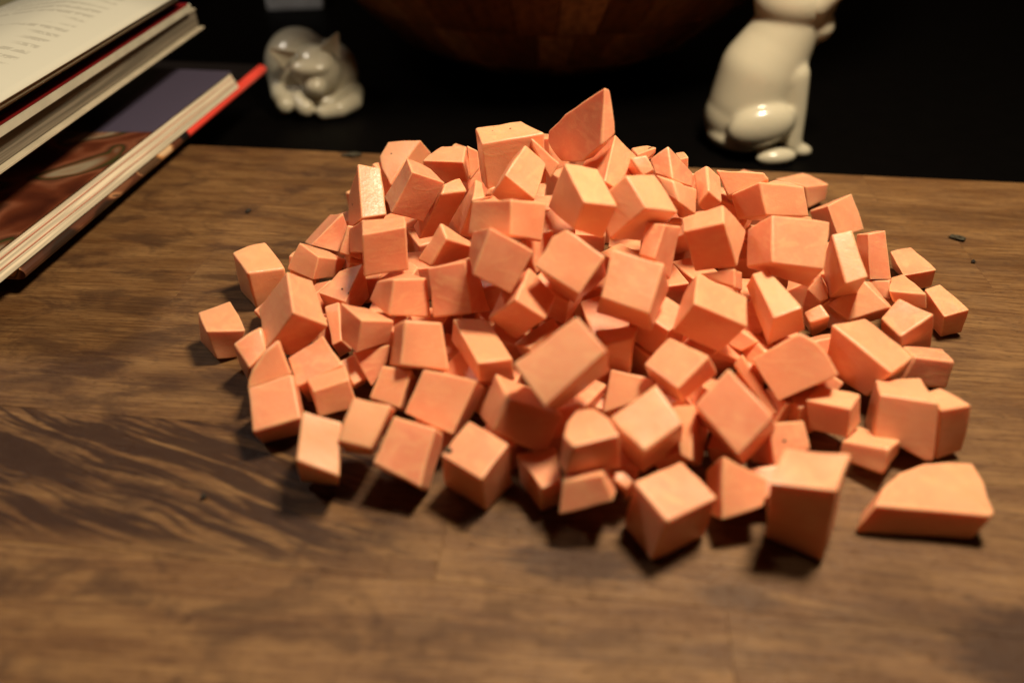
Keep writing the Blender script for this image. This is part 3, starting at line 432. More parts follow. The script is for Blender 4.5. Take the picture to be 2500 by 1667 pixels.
('', 4, [5856,29168,1616,6272,27640,1616,8015,28115,1616,7599,29642,1616,5856,29168,40,6272,27640,40,8015,28115,40,7599,29642,40]),
('', 4, [1860,30921,1695,2609,29440,1695,4049,30169,1695,3300,31650,1695,1860,30921,40,2609,29440,40,4049,30169,40,3300,31650,40]),
('', 4, [-1265,37073,1660,83,37978,1660,-839,39351,1660,-2187,38446,1660,-1265,37073,40,83,37978,40,-839,39351,40,-2187,38446,40]),
('', 4, [-6531,37247,1790,-7932,38291,1790,-9030,36817,1790,-7629,35773,1790,-6531,37247,40,-7932,38291,40,-9030,36817,40,-7629,35773,40]),
('', 4, [10853,35495,1558,9453,34901,1558,10162,33231,1558,11561,33825,1558,10853,35495,40,9453,34901,40,10162,33231,40,11561,33825,40]),
('', 4, [-1038,32767,1656,-2402,31736,1656,-1471,30505,1656,-107,31536,1656,-1038,32767,40,-2402,31736,40,-1471,30505,40,-107,31536,40]),
('', 4, [10077,24289,1874,11434,23646,1874,12219,25300,1874,10862,25943,1874,10077,24289,40,11434,23646,40,12219,25300,40,10862,25943,40]),
('', 4, [-337,40191,1547,1344,40015,1547,1509,41588,1547,-172,41764,1547,-337,40191,40,1344,40015,40,1509,41588,40,-172,41764,40]),
('', 4, [8766,41627,1632,8083,40192,1632,9458,39537,1632,10141,40972,1632,8766,41627,40,8083,40192,40,9458,39537,40,10141,40972,40]),
('', 4, [7742,26163,1810,6328,25660,1810,6930,23967,1810,8344,24470,1810,7742,26163,40,6328,25660,40,6930,23967,40,8344,24470,40]),
('', 4, [-2495,39202,1623,-4263,39558,1623,-4613,37818,1623,-2846,37462,1623,-2495,39202,40,-4263,39558,40,-4613,37818,40,-2846,37462,40]),
('', 4, [-6209,35356,1630,-4947,36167,1630,-5746,37409,1630,-7007,36599,1630,-6209,35356,40,-4947,36167,40,-5746,37409,40,-7007,36599,40]),
('', 4, [4340,39381,1831,5810,39348,1831,5848,41028,1831,4378,41062,1831,4340,39381,40,5810,39348,40,5848,41028,40,4378,41062,40]),
('', 4, [-1497,24236,1566,-3195,24618,1566,-3556,23014,1566,-1858,22632,1566,-1497,24236,40,-3195,24618,40,-3556,23014,40,-1858,22632,40]),
('', 4, [6135,40313,1718,7379,39518,1718,8229,40847,1718,6985,41642,1718,6135,40313,40,7379,39518,40,8229,40847,40,6985,41642,40]),
('', 4, [3012,34232,1692,2852,32411,1692,4618,32256,1692,4777,34078,1692,3012,34232,40,2852,32411,40,4618,32256,40,4777,34078,40]),
('', 4, [4555,28281,1629,5043,26766,1629,6439,27216,1629,5951,28730,1629,4555,28281,40,5043,26766,40,6439,27216,40,5951,28730,40]),
('', 4, [-6050,27614,1533,-6193,25991,1533,-4492,25842,1533,-4349,27465,1533,-6050,27614,40,-6193,25991,40,-4492,25842,40,-4349,27465,40]),
('', 4, [5139,29223,1868,6241,30176,1868,5238,31336,1868,4137,30383,1868,5139,29223,40,6241,30176,40,5238,31336,40,4137,30383,40]),
('', 4, [2488,19485,1837,3531,20863,1837,2232,21846,1837,1189,20468,1837,2488,19485,40,3531,20863,40,2232,21846,40,1189,20468,40]),
('', 4, [3014,43449,1543,3846,41954,1543,5255,42738,1543,4423,44234,1543,3014,43449,40,3846,41954,40,5255,42738,40,4423,44234,40]),
('', 4, [-4162,26553,1560,-4545,24993,1560,-2952,24602,1560,-2569,26162,1560,-4162,26553,40,-4545,24993,40,-2952,24602,40,-2569,26162,40]),
('', 4, [2787,42715,1554,1454,42139,1554,2060,40736,1554,3393,41312,1554,2787,42715,40,1454,42139,40,2060,40736,40,3393,41312,40]),
('', 4, [-1851,28356,1565,-1025,29892,1565,-2379,30619,1565,-3204,29083,1565,-1851,28356,40,-1025,29892,40,-2379,30619,40,-3204,29083,40]),
('', 4, [102,36991,1581,1777,36810,1581,1943,38356,1581,268,38536,1581,102,36991,40,1777,36810,40,1943,38356,40,268,38536,40]),
('', 4, [518,22210,1631,-900,22722,1631,-1419,21283,1631,-1,20771,1631,518,22210,40,-900,22722,40,-1419,21283,40,-1,20771,40]),
('', 4, [6471,19666,927,6882,20096,2326,7269,21586,1754,6858,21156,355,7937,19177,646,8348,19607,2045,8735,21098,1473,8324,20668,74]),
('', 4, [1114,24498,1649,934,22927,1678,349,22965,114,529,24536,85,-574,24703,2286,-754,23132,2315,-1339,23170,751,-1159,24741,722]),
('', 4, [6445,39443,2195,5565,38010,2296,6837,37201,1893,7716,38634,1792,6005,39593,507,5126,38161,608,6397,37352,205,7276,38784,104]),
('', 4, [7733,26858,1936,9280,26026,1980,10114,27574,1932,8566,28406,1888,7746,26806,468,9294,25974,512,10127,27521,464,8580,28354,420]),
('', 4, [3265,23875,1797,4959,24214,2172,4491,25889,2770,2797,25549,2395,3473,24457,330,5167,24797,705,4699,26472,1303,3005,26132,928]),
('', 4, [13585,32488,2797,15023,33094,2262,14300,34248,1625,12862,33642,2161,13438,31667,1475,14876,32273,939,14153,33427,303,12715,32821,838]),
('', 4, [6800,35192,3126,7078,33667,3000,8265,33994,1661,7988,35518,1787,5719,35076,2139,5996,33552,2013,7183,33879,674,6906,35403,800]),
('', 4, [839,31879,2781,1587,30543,2272,3070,31227,2655,2323,32563,3165,946,32563,1145,1694,31227,635,3177,31911,1019,2430,33247,1528]),
('', 4, [-2482,36184,3346,-1304,37038,3332,-2122,38161,2875,-3301,37307,2889,-2164,35717,1625,-985,36571,1611,-1804,37693,1154,-2983,36839,1168]),
('', 4, [8016,31889,3549,8620,32517,2257,7147,32724,1669,6543,32096,2961,8086,30345,2831,8690,30973,1539,7217,31179,951,6613,30551,2243]),
('', 4, [1455,26438,2737,1531,26008,4118,3028,25155,3770,2952,25585,2389,650,25168,2385,726,24737,3767,2222,23884,3419,2146,24315,2037]),
('', 4, [9696,32910,2216,11097,31880,1783,11328,31614,3160,9926,32645,3594,10556,34049,2292,11958,33018,1858,12188,32752,3236,10786,33783,3670]),
('', 4, [-5862,28277,378,-6057,28396,1725,-7489,28627,1497,-7294,28508,150,-5565,30011,268,-5761,30129,1615,-7193,30360,1387,-6997,30241,40]),
('', 4, [474,26440,4788,1002,25696,3632,2244,26612,3610,1716,27356,4765,-303,27469,3770,225,26724,2614,1468,27640,2592,939,28385,3747]),
('', 4, [6922,22314,947,7886,22290,2349,7605,23797,2568,6640,23821,1167,8249,22695,40,9214,22670,1441,8932,24178,1661,7968,24202,260]),
('', 4, [14959,28519,2022,15450,29922,2028,14088,30401,1418,13597,28998,1413,15508,28333,649,15998,29736,654,14636,30215,45,14145,28811,40]),
('', 4, [4685,23587,3480,4549,23818,1904,5800,22606,1618,5937,22375,3194,5746,24667,3547,5610,24898,1971,6861,23686,1684,6998,23455,3261]),
('', 4, [-2027,27132,3100,-427,26901,3832,190,27331,2618,-1409,27562,1886,-2005,25571,2558,-405,25340,3290,213,25770,2076,-1387,26001,1344]),
('', 4, [5066,19550,1314,6010,19655,161,7022,19947,1016,6078,19842,2169,4761,20963,1194,5705,21068,40,6718,21359,895,5774,21254,2049]),
('', 4, [1879,33085,4720,1765,33508,6198,666,34244,5903,780,33821,4424,2773,34305,4439,2659,34728,5918,1560,35465,5622,1673,35042,4144]),
('', 4, [-7212,36088,3764,-6128,35380,2986,-5456,36717,2707,-6540,37425,3485,-8085,36244,2405,-7001,35536,1628,-6329,36873,1348,-7413,37581,2126]),
('', 4, [9226,23945,2185,10395,24463,1497,9680,24198,82,8511,23680,769,9855,22469,2143,11024,22987,1455,10309,22722,40,9140,22204,728]),
('', 4, [9974,21345,1441,10417,19804,1630,11743,20209,1827,11300,21751,1638,10213,21242,40,10656,19701,229,11983,20106,426,11540,21648,237]),
('', 4, [986,18478,40,2758,18548,286,2552,18371,1818,780,18301,1572,906,19943,199,2678,20013,445,2473,19835,1977,701,19765,1731]),
('', 4, [3470,21494,194,4644,22272,593,4255,22190,1901,3080,21412,1503,2685,22757,40,3860,23535,439,3470,23453,1747,2296,22674,1349]),
('', 4, [1318,26513,40,1156,24908,339,1130,25218,1994,1292,26824,1695,2755,26377,89,2593,24772,388,2566,25083,2042,2728,26688,1744]),
('', 4, [13654,28516,40,13054,27121,326,12235,27700,1431,12836,29095,1144,14673,28260,929,14072,26865,1215,13253,27444,2319,13854,28839,2033]),
('', 4, [9434,25893,482,8762,25001,1807,10106,25399,2757,10778,26291,1432,10088,24743,40,9416,23852,1365,10759,24250,2314,11431,25142,990]),
('', 4, [-2942,21890,1451,-1890,20469,1390,-711,21302,2323,-1763,22723,2384,-2268,22447,101,-1216,21027,40,-37,21859,973,-1089,23280,1034]),
('', 4, [-4035,22903,1430,-4854,23457,2747,-6339,23489,1809,-5519,22934,492,-3716,24447,977,-4536,25002,2294,-6020,25034,1357,-5200,24479,40]),
('', 4, [-1096,18941,143,53,18169,40,6,17911,1456,-1143,18683,1559,-302,20091,379,847,19319,276,800,19061,1692,-349,19833,1795]),
('', 4, [8751,22402,1158,8742,21957,2160,9724,21569,1997,9734,22013,995,8198,21225,631,8189,20781,1633,9172,20392,1470,9181,20837,468]),
('', 4, [7684,32580,3871,8254,31370,4207,8562,31785,5179,7991,32995,4844,8804,32964,3353,9374,31755,3689,9681,32169,4662,9111,33379,4326]),
('', 4, [4064,21531,40,5014,21387,399,4681,20101,765,3731,20245,406,3709,21936,1140,4659,21792,1500,4326,20506,1866,3376,20650,1506]),
('', 4, [12343,22956,807,13726,23201,957,13505,23874,1905,12122,23629,1755,12241,24004,40,13624,24249,189,13402,24922,1138,12019,24677,988]),
('', 4, [-3748,19330,444,-3501,19553,1633,-2769,20550,1294,-3016,20327,105,-2755,18578,379,-2508,18802,1568,-1776,19799,1228,-2023,19576,40]),
('', 4, [-5819,23353,1674,-5203,22710,1001,-5674,23240,63,-6289,23883,736,-6774,22463,1650,-6159,21820,978,-6630,22350,40,-7245,22993,713]),
('', 4, [6708,21873,1993,6134,21353,998,7385,20757,588,7959,21277,1584,6919,22691,1444,6345,22171,449,7595,21575,40,8169,22094,1035]),
('', 4, [-5018,22824,1277,-4101,22314,1285,-3371,23633,1735,-4288,24143,1727,-4831,23141,40,-3914,22631,48,-3184,23951,498,-4101,24461,490]),
('', 4, [-7587,29752,1654,-7779,30889,2074,-8341,31241,866,-8150,30104,446,-6507,30084,1249,-6699,31221,1669,-7261,31573,460,-7070,30436,40]),
('', 4, [-9761,27847,953,-8834,27127,1573,-8143,28172,1752,-9070,28891,1132,-9277,27683,40,-8350,26964,660,-7659,28009,839,-8586,28728,219]),
('', 4, [14600,26149,1104,15218,26965,1264,14405,27474,1809,13787,26658,1648,14206,26657,40,14824,27473,201,14011,27982,745,13393,27166,585]),
('', 4, [9799,20847,896,11115,21671,854,10559,22602,1678,9243,21778,1720,9452,21360,82,10768,22184,40,10211,23115,864,8896,22291,906]),
('', 4, [-8166,24594,774,-7952,25174,1766,-8794,25748,1612,-9008,25168,621,-7541,25355,194,-7326,25935,1185,-8168,26509,1032,-8383,25929,40]),
('', 4, [5677,18992,1658,4682,18907,1212,4864,17721,1032,5859,17806,1478,6103,19208,666,5108,19123,220,5290,17936,40,6285,18021,486]),
('', 4, [7868,17113,1331,8004,16075,971,9472,16177,1232,9336,17215,1591,8009,17454,400,8145,16417,40,9613,16519,300,9478,17556,660]),
('', 4, [10045,19930,1747,10905,20656,1265,10288,21444,1350,9427,20719,1831,9566,19686,521,10426,20412,40,9809,21200,124,8948,20474,605]),
('', 4, [-9530,33810,1083,-9345,32479,1061,-8226,32633,1145,-8412,33965,1167,-9457,33837,62,-9271,32506,40,-8153,32660,124,-8339,33992,146]),
('', 4, [4379,17326,1123,4289,17343,40,4540,18782,42,4629,18765,1125,3220,17528,1222,3131,17545,139,3381,18984,141,3471,18967,1224]),
('', 4, [4404,20993,217,4008,20082,40,2847,20580,75,3243,21491,252,4350,20781,1431,3954,19870,1254,2793,20368,1290,3189,21279,1467]),
('', 4, [11782,21865,1858,12610,21300,1545,12976,22224,847,12147,22788,1160,11215,21479,1051,12043,20915,738,12409,21839,40,11580,22403,353]),
('', 4, [-9287,29278,424,-9151,29815,1912,-10352,29735,2051,-10489,29197,564,-9405,30371,40,-9268,30909,1527,-10470,30828,1667,-10607,30291,179]),
('', 4, [7418,19371,1380,8203,18754,1591,8595,18928,644,7810,19545,433,6849,18512,988,7634,17895,1199,8025,18069,251,7240,18686,40]),
('', 4, [15693,26764,133,15744,26943,1123,14769,25952,1353,14718,25773,362,14931,27492,40,14982,27671,1030,14007,26680,1260,13956,26501,270]),
('', 4, [-9213,34189,65,-7848,34111,531,-8206,34153,1586,-9571,34232,1120,-9128,35524,40,-7762,35445,506,-8120,35488,1561,-9485,35567,1094]),
('', 4, [17269,27581,1131,18464,27916,1037,18209,28928,1410,17014,28593,1504,17099,27906,134,18295,28241,40,18040,29253,413,16845,28918,507]),
]
BLEMISHES = [[90,[-0.02104,0.17173,0.02197],[-0.084,-0.187,0.979],0.0014],[5,[-0.06251,0.36283,0.04201],[-0.455,-0.423,0.783],0.001],[59,[-0.08228,0.23474,0.02423],[0.292,-0.938,-0.184],0.0006],[7,[-0.00835,0.32583,0.07116],[-0.083,0.054,0.995],0.0006],[7,[-0.0088,0.32056,0.07141],[-0.083,0.054,0.995],0.0005],[7,[-0.00075,0.32184,0.07201],[-0.083,0.054,0.995],0.0006],[9,[0.06247,0.31946,0.06385],[-0.242,0.281,0.929],0.0009],[4,[-0.08078,0.33914,0.02543],[-0.911,-0.316,0.265],0.0005],[56,[-0.07338,0.26725,0.02215],[-0.219,-0.221,0.95],0.0005],[56,[-0.07022,0.26437,0.02182],[0.941,-0.337,0.037],0.0005],[100,[0.09246,0.17851,0.01946],[0.112,-0.61,0.785],0.0007]]

random.seed(11)
SKIN_IDS = (5, 7, 9, 48, 54)
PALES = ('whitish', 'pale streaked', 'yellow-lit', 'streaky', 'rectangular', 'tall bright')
WEDGE = ('wedge', 'slice', 'slab', 'sliver')
pieces = []
BOW = bpy.data.textures.new('bow', 'CLOUDS'); BOW.noise_scale = .011; BOW.noise_depth = 1
for i, (label, n, flat) in enumerate(PIECES):
    P = [Vector(flat[k:k+3]) * 1e-5 for k in range(0, len(flat), 3)]
    c = sum(P, Vector()) / len(P)
    bm = bmesh.new(); vs = [bm.verts.new(p - c) for p in P]
    bm.faces.new(vs[:n]); bm.faces.new(vs[n:][::-1])
    for k in range(n): bm.faces.new((vs[k], vs[(k+1) % n], vs[n + (k+1) % n], vs[n + k]))
    bmesh.ops.remove_doubles(bm, verts=bm.verts[:], dist=.0002)
    bmesh.ops.recalc_face_normals(bm, faces=bm.faces[:])
    sharp = [e for e in bm.edges if len(e.link_faces) == 2 and e.calc_face_angle(0) > .6]
    old = set(bm.faces)
    r = bmesh.ops.bevel(bm, geom=sharp, offset=random.uniform(.0006, .0012), segments=3, affect='EDGES', profile=.55, clamp_overlap=True)
    for f in r['faces']:
        if f.is_valid: f.material_index = 1
    for f in bm.faces: f.smooth = True
    # shade the big cut faces flat by keeping hard transitions at the bevel
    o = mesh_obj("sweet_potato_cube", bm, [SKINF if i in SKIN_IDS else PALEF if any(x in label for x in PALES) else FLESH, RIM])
    sd = o.modifiers.new("grid", 'SUBSURF'); sd.subdivision_type = 'SIMPLE'; sd.levels = sd.render_levels = 2
    dp = o.modifiers.new("bow", 'DISPLACE'); dp.texture = BOW; dp.strength = .0013; dp.mid_level = .5; dp.texture_coords = 'GLOBAL'
    wn = o.modifiers.new("wn", 'WEIGHTED_NORMAL'); wn.keep_sharp = True; wn.weight = 90
    o.location = c
    if label:
        tag(o, label, 'sweet potato', 'diced sweet potato piled on the board')
        if any(x in label.split()[:7] for x in WEDGE): o.name = "sweet_potato_wedge"
    else:
        tag(o, 'sweet potato cube buried in the pile beneath the outer cubes', 'sweet potato', 'sweet potato cubes buried inside the pile')
    pieces.append((o, c))
bm = bmesh.new(); bmesh.ops.create_icosphere(bm, subdivisions=2, radius=1)
blem_me = bpy.data.meshes.new("blemish"); bm.to_mesh(blem_me); bm.free(); blem_me.materials.append(BLEM)
for p in blem_me.polygons: p.use_smooth = True
for k, pos, nrm, rad in BLEMISHES:
    o = bpy.data.objects.new("blemish", blem_me); link(o, pieces[k][0])
    q = Vector(nrm).to_track_quat('Z', 'Y'); o.rotation_mode = 'QUATERNION'; o.rotation_quaternion = q
    o.scale = (rad * 1.15, rad * .8, rad * .22); o.location = Vector(pos) - pieces[k][1]

# ---------------------------------------------------------------- crumbs on the board
CRUMB = plain("herb_crumb", (.045, .034, .016), .8); CRUMB2 = plain("dark_crumb", (.02, .012, .006), .8)
def crumb(name, x, y, sx, sy, sz, rz, mat, label, cat='crumb'):
    bm = bmesh.new(); bmesh.ops.create_icosphere(bm, subdivisions=2, radius=1)
    rr = random.Random(int(abs(x)*1e5))
    for v in bm.verts: v.co *= 1 + rr.uniform(-.28, .28)
    for v in bm.verts: v.co.x *= sx; v.co.y *= sy; v.co.z *= sz
    zmin = min(v.co.z for v in bm.verts)
    o = mesh_obj(name, bm, mat); o.location = (x, y, -zmin + .0002); o.rotation_euler = (0, 0, rz)
    tag(o, label, cat)
crumb("herb_crumb", .2385, .3480, .0042, .0019, .0012, -.5, CRUMB, 'dark olive crumb lying alone on the board, right of the pile')
crumb("black_crumb", .2355, .3245, .0012, .0009, .0008, .2, CRUMB2, 'tiny black speck just below the olive crumb')
crumb("herb_flake", -.1035, .4560, .0065, .0022, .0010, .1, CRUMB, 'dark green flake at the back edge of the board')
crumb("black_crumb", -.1065, .1700, .0010, .0010, .0008, .2, CRUMB2, 'tiny black speck on the dark streaked stave at lower left')
crumb("black_crumb", -.1500, .3790, .0016, .0012, .0008, .8, CRUMB2, 'small dark speck on the board between magazine and pile')

# ---------------------------------------------------------------- magazines
def paper_mat(name, c, lines=420, dark=.55, axis=2):
    t = NT(name); v = t.coord()
    wv = t.noise(t.mapping(v, scale=(1, 1, 1) if axis != 2 else (.5, .5, lines / 10)), 22, 2, .6)
    a = t.mix(t.mapr(wv, .4, .62), c4(*[x*dark for x in c]), c4(*c))
    t.set(Base_Color=a, Roughness=.7); t.put(t.b, 'Specular IOR Level', .15); return t.m
PAGES = paper_mat("page_edges", (.78, .67, .49), dark=.6); PAGES2 = paper_mat("page_edges_shaded", (.20, .165, .12)); CREAM = plain("cream_paper", (.46, .42, .32), .6, .2)  # the second page material has the stack's shade in its colour
BLACKC = plain("black_cover", (.008, .006, .006), .35, .4); REDC = plain("red_cover", (.62, .035, .030), .35, .4); PALEC = plain("pale_cover", (.50, .43, .31), .4, .4)
def photo_cover(name, sx=1.0):
    """printed cover: food photograph, dark blue far end"""
    t = NT(name); v = t.coord()
    d = t.noise(v, 24, 1.5, .5, .5); rp = t.n('ShaderNodeValToRGB'); t.put(rp, 0, t.mapr(d, .28, .72, 0, 1, False)); e = rp.color_ramp
    e.elements[0].position = 0; e.elements[0].color = c4(.045, .010, .006)
    e.elements[1].position = 1; e.elements[1].color = c4(.42, .36, .27)
    for p_, cc in ((.25, (.13, .035, .016)), (.36, (0.231, 0.083, 0.044)), (.46, (.09, .035, .02)), (.50, (.025, .045, .012)), (.55, (0.165, 0.066, 0.033)), (.66, (0.319, 0.275, 0.198)), (.82, (0.264, 0.132, 0.077))):
        el = e.elements.new(p_); el.color = c4(*cc)
    n2 = t.noise(v, 150, 3); a = t.mix(.3, rp.outputs[0], t.mix(n2, c4(.05, .02, .01), c4(.7, .5, .3)), 'OVERLAY')
    sx_ = t.n('ShaderNodeSeparateXYZ'); t.put(sx_, 0, v)
    far = t.mapr(sx_.outputs[1], .010, .014)
    a = t.mix(far, a, c4(.020, .018, .032))  # shadow beside the upper stack, put into the cover colour
    stripe = t.math('MULTIPLY', far, t.mapr(sx_.outputs[0], -.040, -.038))
    a = t.mix(stripe, a, c4(.080, .066, .105))
    t.set(Base_Color=a, Roughness=.3); t.put(t.b, 'Specular IOR Level', .4); return t.m
PHOTO = photo_cover("printed_cover")
def spine_mat():
    t = NT("printed_spine"); v = t.coord(); sx_ = t.n('ShaderNodeSeparateXYZ'); t.put(sx_, 0, v)
    vo = t.n('ShaderNodeTexVoronoi', feature='SMOOTH_F1'); t.put(vo, 'Vector', t.mapping(v, scale=(1.6, 1, 2.2))); t.put(vo, 'Scale', 46); t.put(vo, 'Smoothness', .3)
    sep = t.n('ShaderNodeSeparateColor'); t.put(sep, 0, vo.outputs['Color'])
    rp = t.n('ShaderNodeValToRGB'); t.put(rp, 0, sep.outputs[0]); e = rp.color_ramp
    e.elements[0].color = c4(.020, .012, .008); e.elements[1].color = c4(.72, .60, .40)
    for p_, cc in ((.3, (.12, .04, .02)), (.5, (.42, .20, .09)), (.62, (.05, .03, .02)), (.8, (.60, .27, .09))):
        el = e.elements.new(p_); el.color = c4(*cc)
    a = t.mix(t.mapr(sx_.outputs[1], -.012, -.009), rp.outputs[0], c4(.010, .008, .008))
    a = t.mix(t.mapr(sx_.outputs[1], -.002, .001), a, c4(.85, .075, .05))
    t.set(Base_Color=a, Roughness=.32); return t.m
SPINE = spine_mat()
def page_mat():
    """top page: cream paper with a reddish headline and grey lines of print"""
    t = NT("printed_page"); v = t.coord('UV'); s_ = t.n('ShaderNodeSeparateXYZ'); t.put(s_, 0, v); x, y = s_.outputs[0], s_.outputs[1]
    words = t.mapr(t.noise(t.mapping(v, scale=(30, 52, 1)), 1.0, 2, .6), .36, .5)
    line = t.mapr(t.math('PINGPONG', t.math('MULTIPLY', y, 26.0), .5), .24, .30)
    body = t.math('MULTIPLY', t.mapr(y, .800, .795), t.math('MULTIPLY', t.mapr(x, .12, .14), t.mapr(x, .86, .84)))
    gap = t.mapr(t.noise(t.mapping(v, scale=(1.2, 6.5, 1)), 1.0, 1), .40, .46)
    k = t.math('MULTIPLY', t.math('MULTIPLY', words, line), t.math('MULTIPLY', body, gap))
    a = t.mix(t.math('MULTIPLY', k, .30), c4(.50, .475, .39), c4(.10, .08, .06))
    head = t.math('MULTIPLY', t.math('MULTIPLY', t.mapr(y, .865, .870), t.mapr(y, .905, .900)), t.math('MULTIPLY', t.mapr(x, .14, .16), t.mapr(x, .80, .78)))
    a = t.mix(t.math('MULTIPLY', t.math('MULTIPLY', head, words), .75), a, c4(.50, .10, .06))
    t.set(Base_Color=a, Roughness=.55); t.put(t.b, 'Specular IOR Level', .2); return t.m
PAGE = page_mat()

def slab(name, e0, e1, w, z0, z1, mat, parent, bev=.0004, inset=0.0, slant=0.0):
    """flat book part: right edge runs e0 -> e1 (x, y), body lies to its left"""
    a, b = Vector((e0[0], e0[1], 0)), Vector((e1[0], e1[1], 0))
    d = (b - a).normalized(); nrm = Vector((-d.y, d.x, 0))
    a = a + nrm * inset + d * inset; b = b + nrm * inset - d * inset
    base = parent.location
    pts = [a, b, b + nrm * w, a + nrm * w]
    P = [Vector((p.x, p.y, z0)) - base for p in pts] + [Vector((p.x, p.y, z1)) + nrm * (slant if k_ < 2 else 0) - base for k_, p in enumerate(pts)]
    return mesh_obj(name, hexa_bm(P, bev), mat, parent)
GRP = 'magazines and books stacked at the left'
m = empty("magazine", (-.33, .45, 0)); tag(m, 'added thin black slab under the stack, lifting it to throw a shadow band', 'magazine', GRP)
slab("cover", (-.2720, .33), (-.2450, .58), .17, .0003, .0078, BLACKC, m, .0004)  # added slab, raises the stack so its edge shades the board
# lower magazine: glossy printed spine
e0, e1 = (-.2295, .296), (-.1945, .597)
m = empty("magazine", (-.235, .465, .0079)); tag(m, 'magazine whose glossy spine shows food pictures and a bright red end', 'magazine', GRP)
a = Vector((e0[0], e0[1], 0)); b = Vector((e1[0], e1[1], 0)); d = (b - a).normalized(); nr = Vector((-d.y, d.x, 0))
bm = bmesh.new(); rows = []
for p in (a, b):
    ring = []
    for k in range(9):
        th = -math.pi/2 + math.pi * k / 8
        ring.append(bm.verts.new(p + nr * (.0050 - .0050 * math.cos(th)) + Vector((0, 0, .0112 + .0033 * math.sin(th))) - m.location))
    ring += [bm.verts.new(p + nr * .20 + Vector((0, 0, .0145)) - m.location), bm.verts.new(p + nr * .20 + Vector((0, 0, .0079)) - m.location)]
    rows.append(ring)
for k in range(len(rows[0])):
    f = bm.faces.new((rows[0][k], rows[0][(k+1) % 11], rows[1][(k+1) % 11], rows[1][k]))
    if k >= 8: f.material_index = 1
bm.faces.new(rows[0][::-1]); f = bm.faces.new(rows[1]); f.material_index = 1; bmesh.ops.recalc_face_normals(bm, faces=bm.faces[:])
mesh_obj("cover", bm, [SPINE, BLACKC], m)
# next magazine: thick cream page block and a printed cover
m = empty("magazine", (-.215, .42, .0146)); tag(m, 'magazine with thick cream page edges and a food photo cover with purple end', 'magazine', GRP)
e0, e1 = (-.2375, .278), (-.2045, .545)
slab("page_block", (e0[0] + .0040, e0[1]), (e1[0] + .0040, e1[1]), .20, .0147, .0250, PAGES, m, .0003, slant=.0048)
for zz, xx in ((.0215, .0011), (.0182, .0026)):
    slab("page_line", (e0[0] + xx, e0[1]), (e1[0] + xx, e1[1]), .01, zz, zz + .0005, plain("pink_page_line", (.55, .24, .16), .6), m, 0)
slab("cover", (e0[0] + .0006, e0[1]), (e1[0] + .0006, e1[1]), .20, .0252, .0261, PHOTO, m, .0002)
# upper stack, set back to the left
def lerp(e0, e1, dx): return ((e0[0] + dx, e0[1]), (e1[0] + dx, e1[1]))
UP = dict(group=GRP)
e0, e1 = (-.2385, .285), (-.2225, .5615)
m = empty("book", (-.40, .42, .0262)); tag(m, 'added black support beneath the overhanging upper magazines, reading as a dark gap', 'book', UP['group'])
slab("page_block", (-.2900, .30), (-.2800, .50), .16, .0262, .0505, BLACKC, m, .0004)  # added black block, props the stack and darkens the gap
slab("cover", (-.2890, .295), (-.2790, .505), .165, .0506, .0514, BLACKC, m, .0002)
m = empty("magazine", (-.30, .43, .0516)); tag(m, 'magazine with shaded grey-brown page edges and a pale bottom cover line', 'magazine', UP['group'])
slab("back_cover", *lerp(e0, e1, .0006), .18, .0517, .0529, PALEC, m, .0002)
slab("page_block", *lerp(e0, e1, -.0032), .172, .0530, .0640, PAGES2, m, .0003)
slab("front_cover", *lerp(e0, e1, -.0026), .176, .0641, .0650, PALEC, m, .0002)
m = empty("magazine", (-.30, .43, .0652)); tag(m, 'thin cream edged magazine in the middle of the upper stack', 'magazine', UP['group'])
slab("back_cover", (-.2440, .285), (-.2265, .544), .172, .0652, .0668, BLACKC, m, .0002)
slab("page_block", (-.2345, .285), (-.2218, .5467), .172, .0669, .0715, CREAM, m, .0004)
m = empty("book", (-.30, .43, .0717)); tag(m, 'black book with a red line along its edge under the open magazine', 'book', UP['group'])
slab("back_cover", (-.2342, .285), (-.2218, .5415), .172, .0717, .0730, plain("dark_red_cover", (.22, .008, .010), .4), m, .0002)
slab("page_block", (-.2385, .285), (-.2265, .538), .168, .0731, .0790, BLACKC, m, .0003)
slab("front_cover", (-.2335, .285), (-.2222, .540), .172, .0791, .0801, plain("olive_cover", (.14, .12, .06), .5), m, .0002)
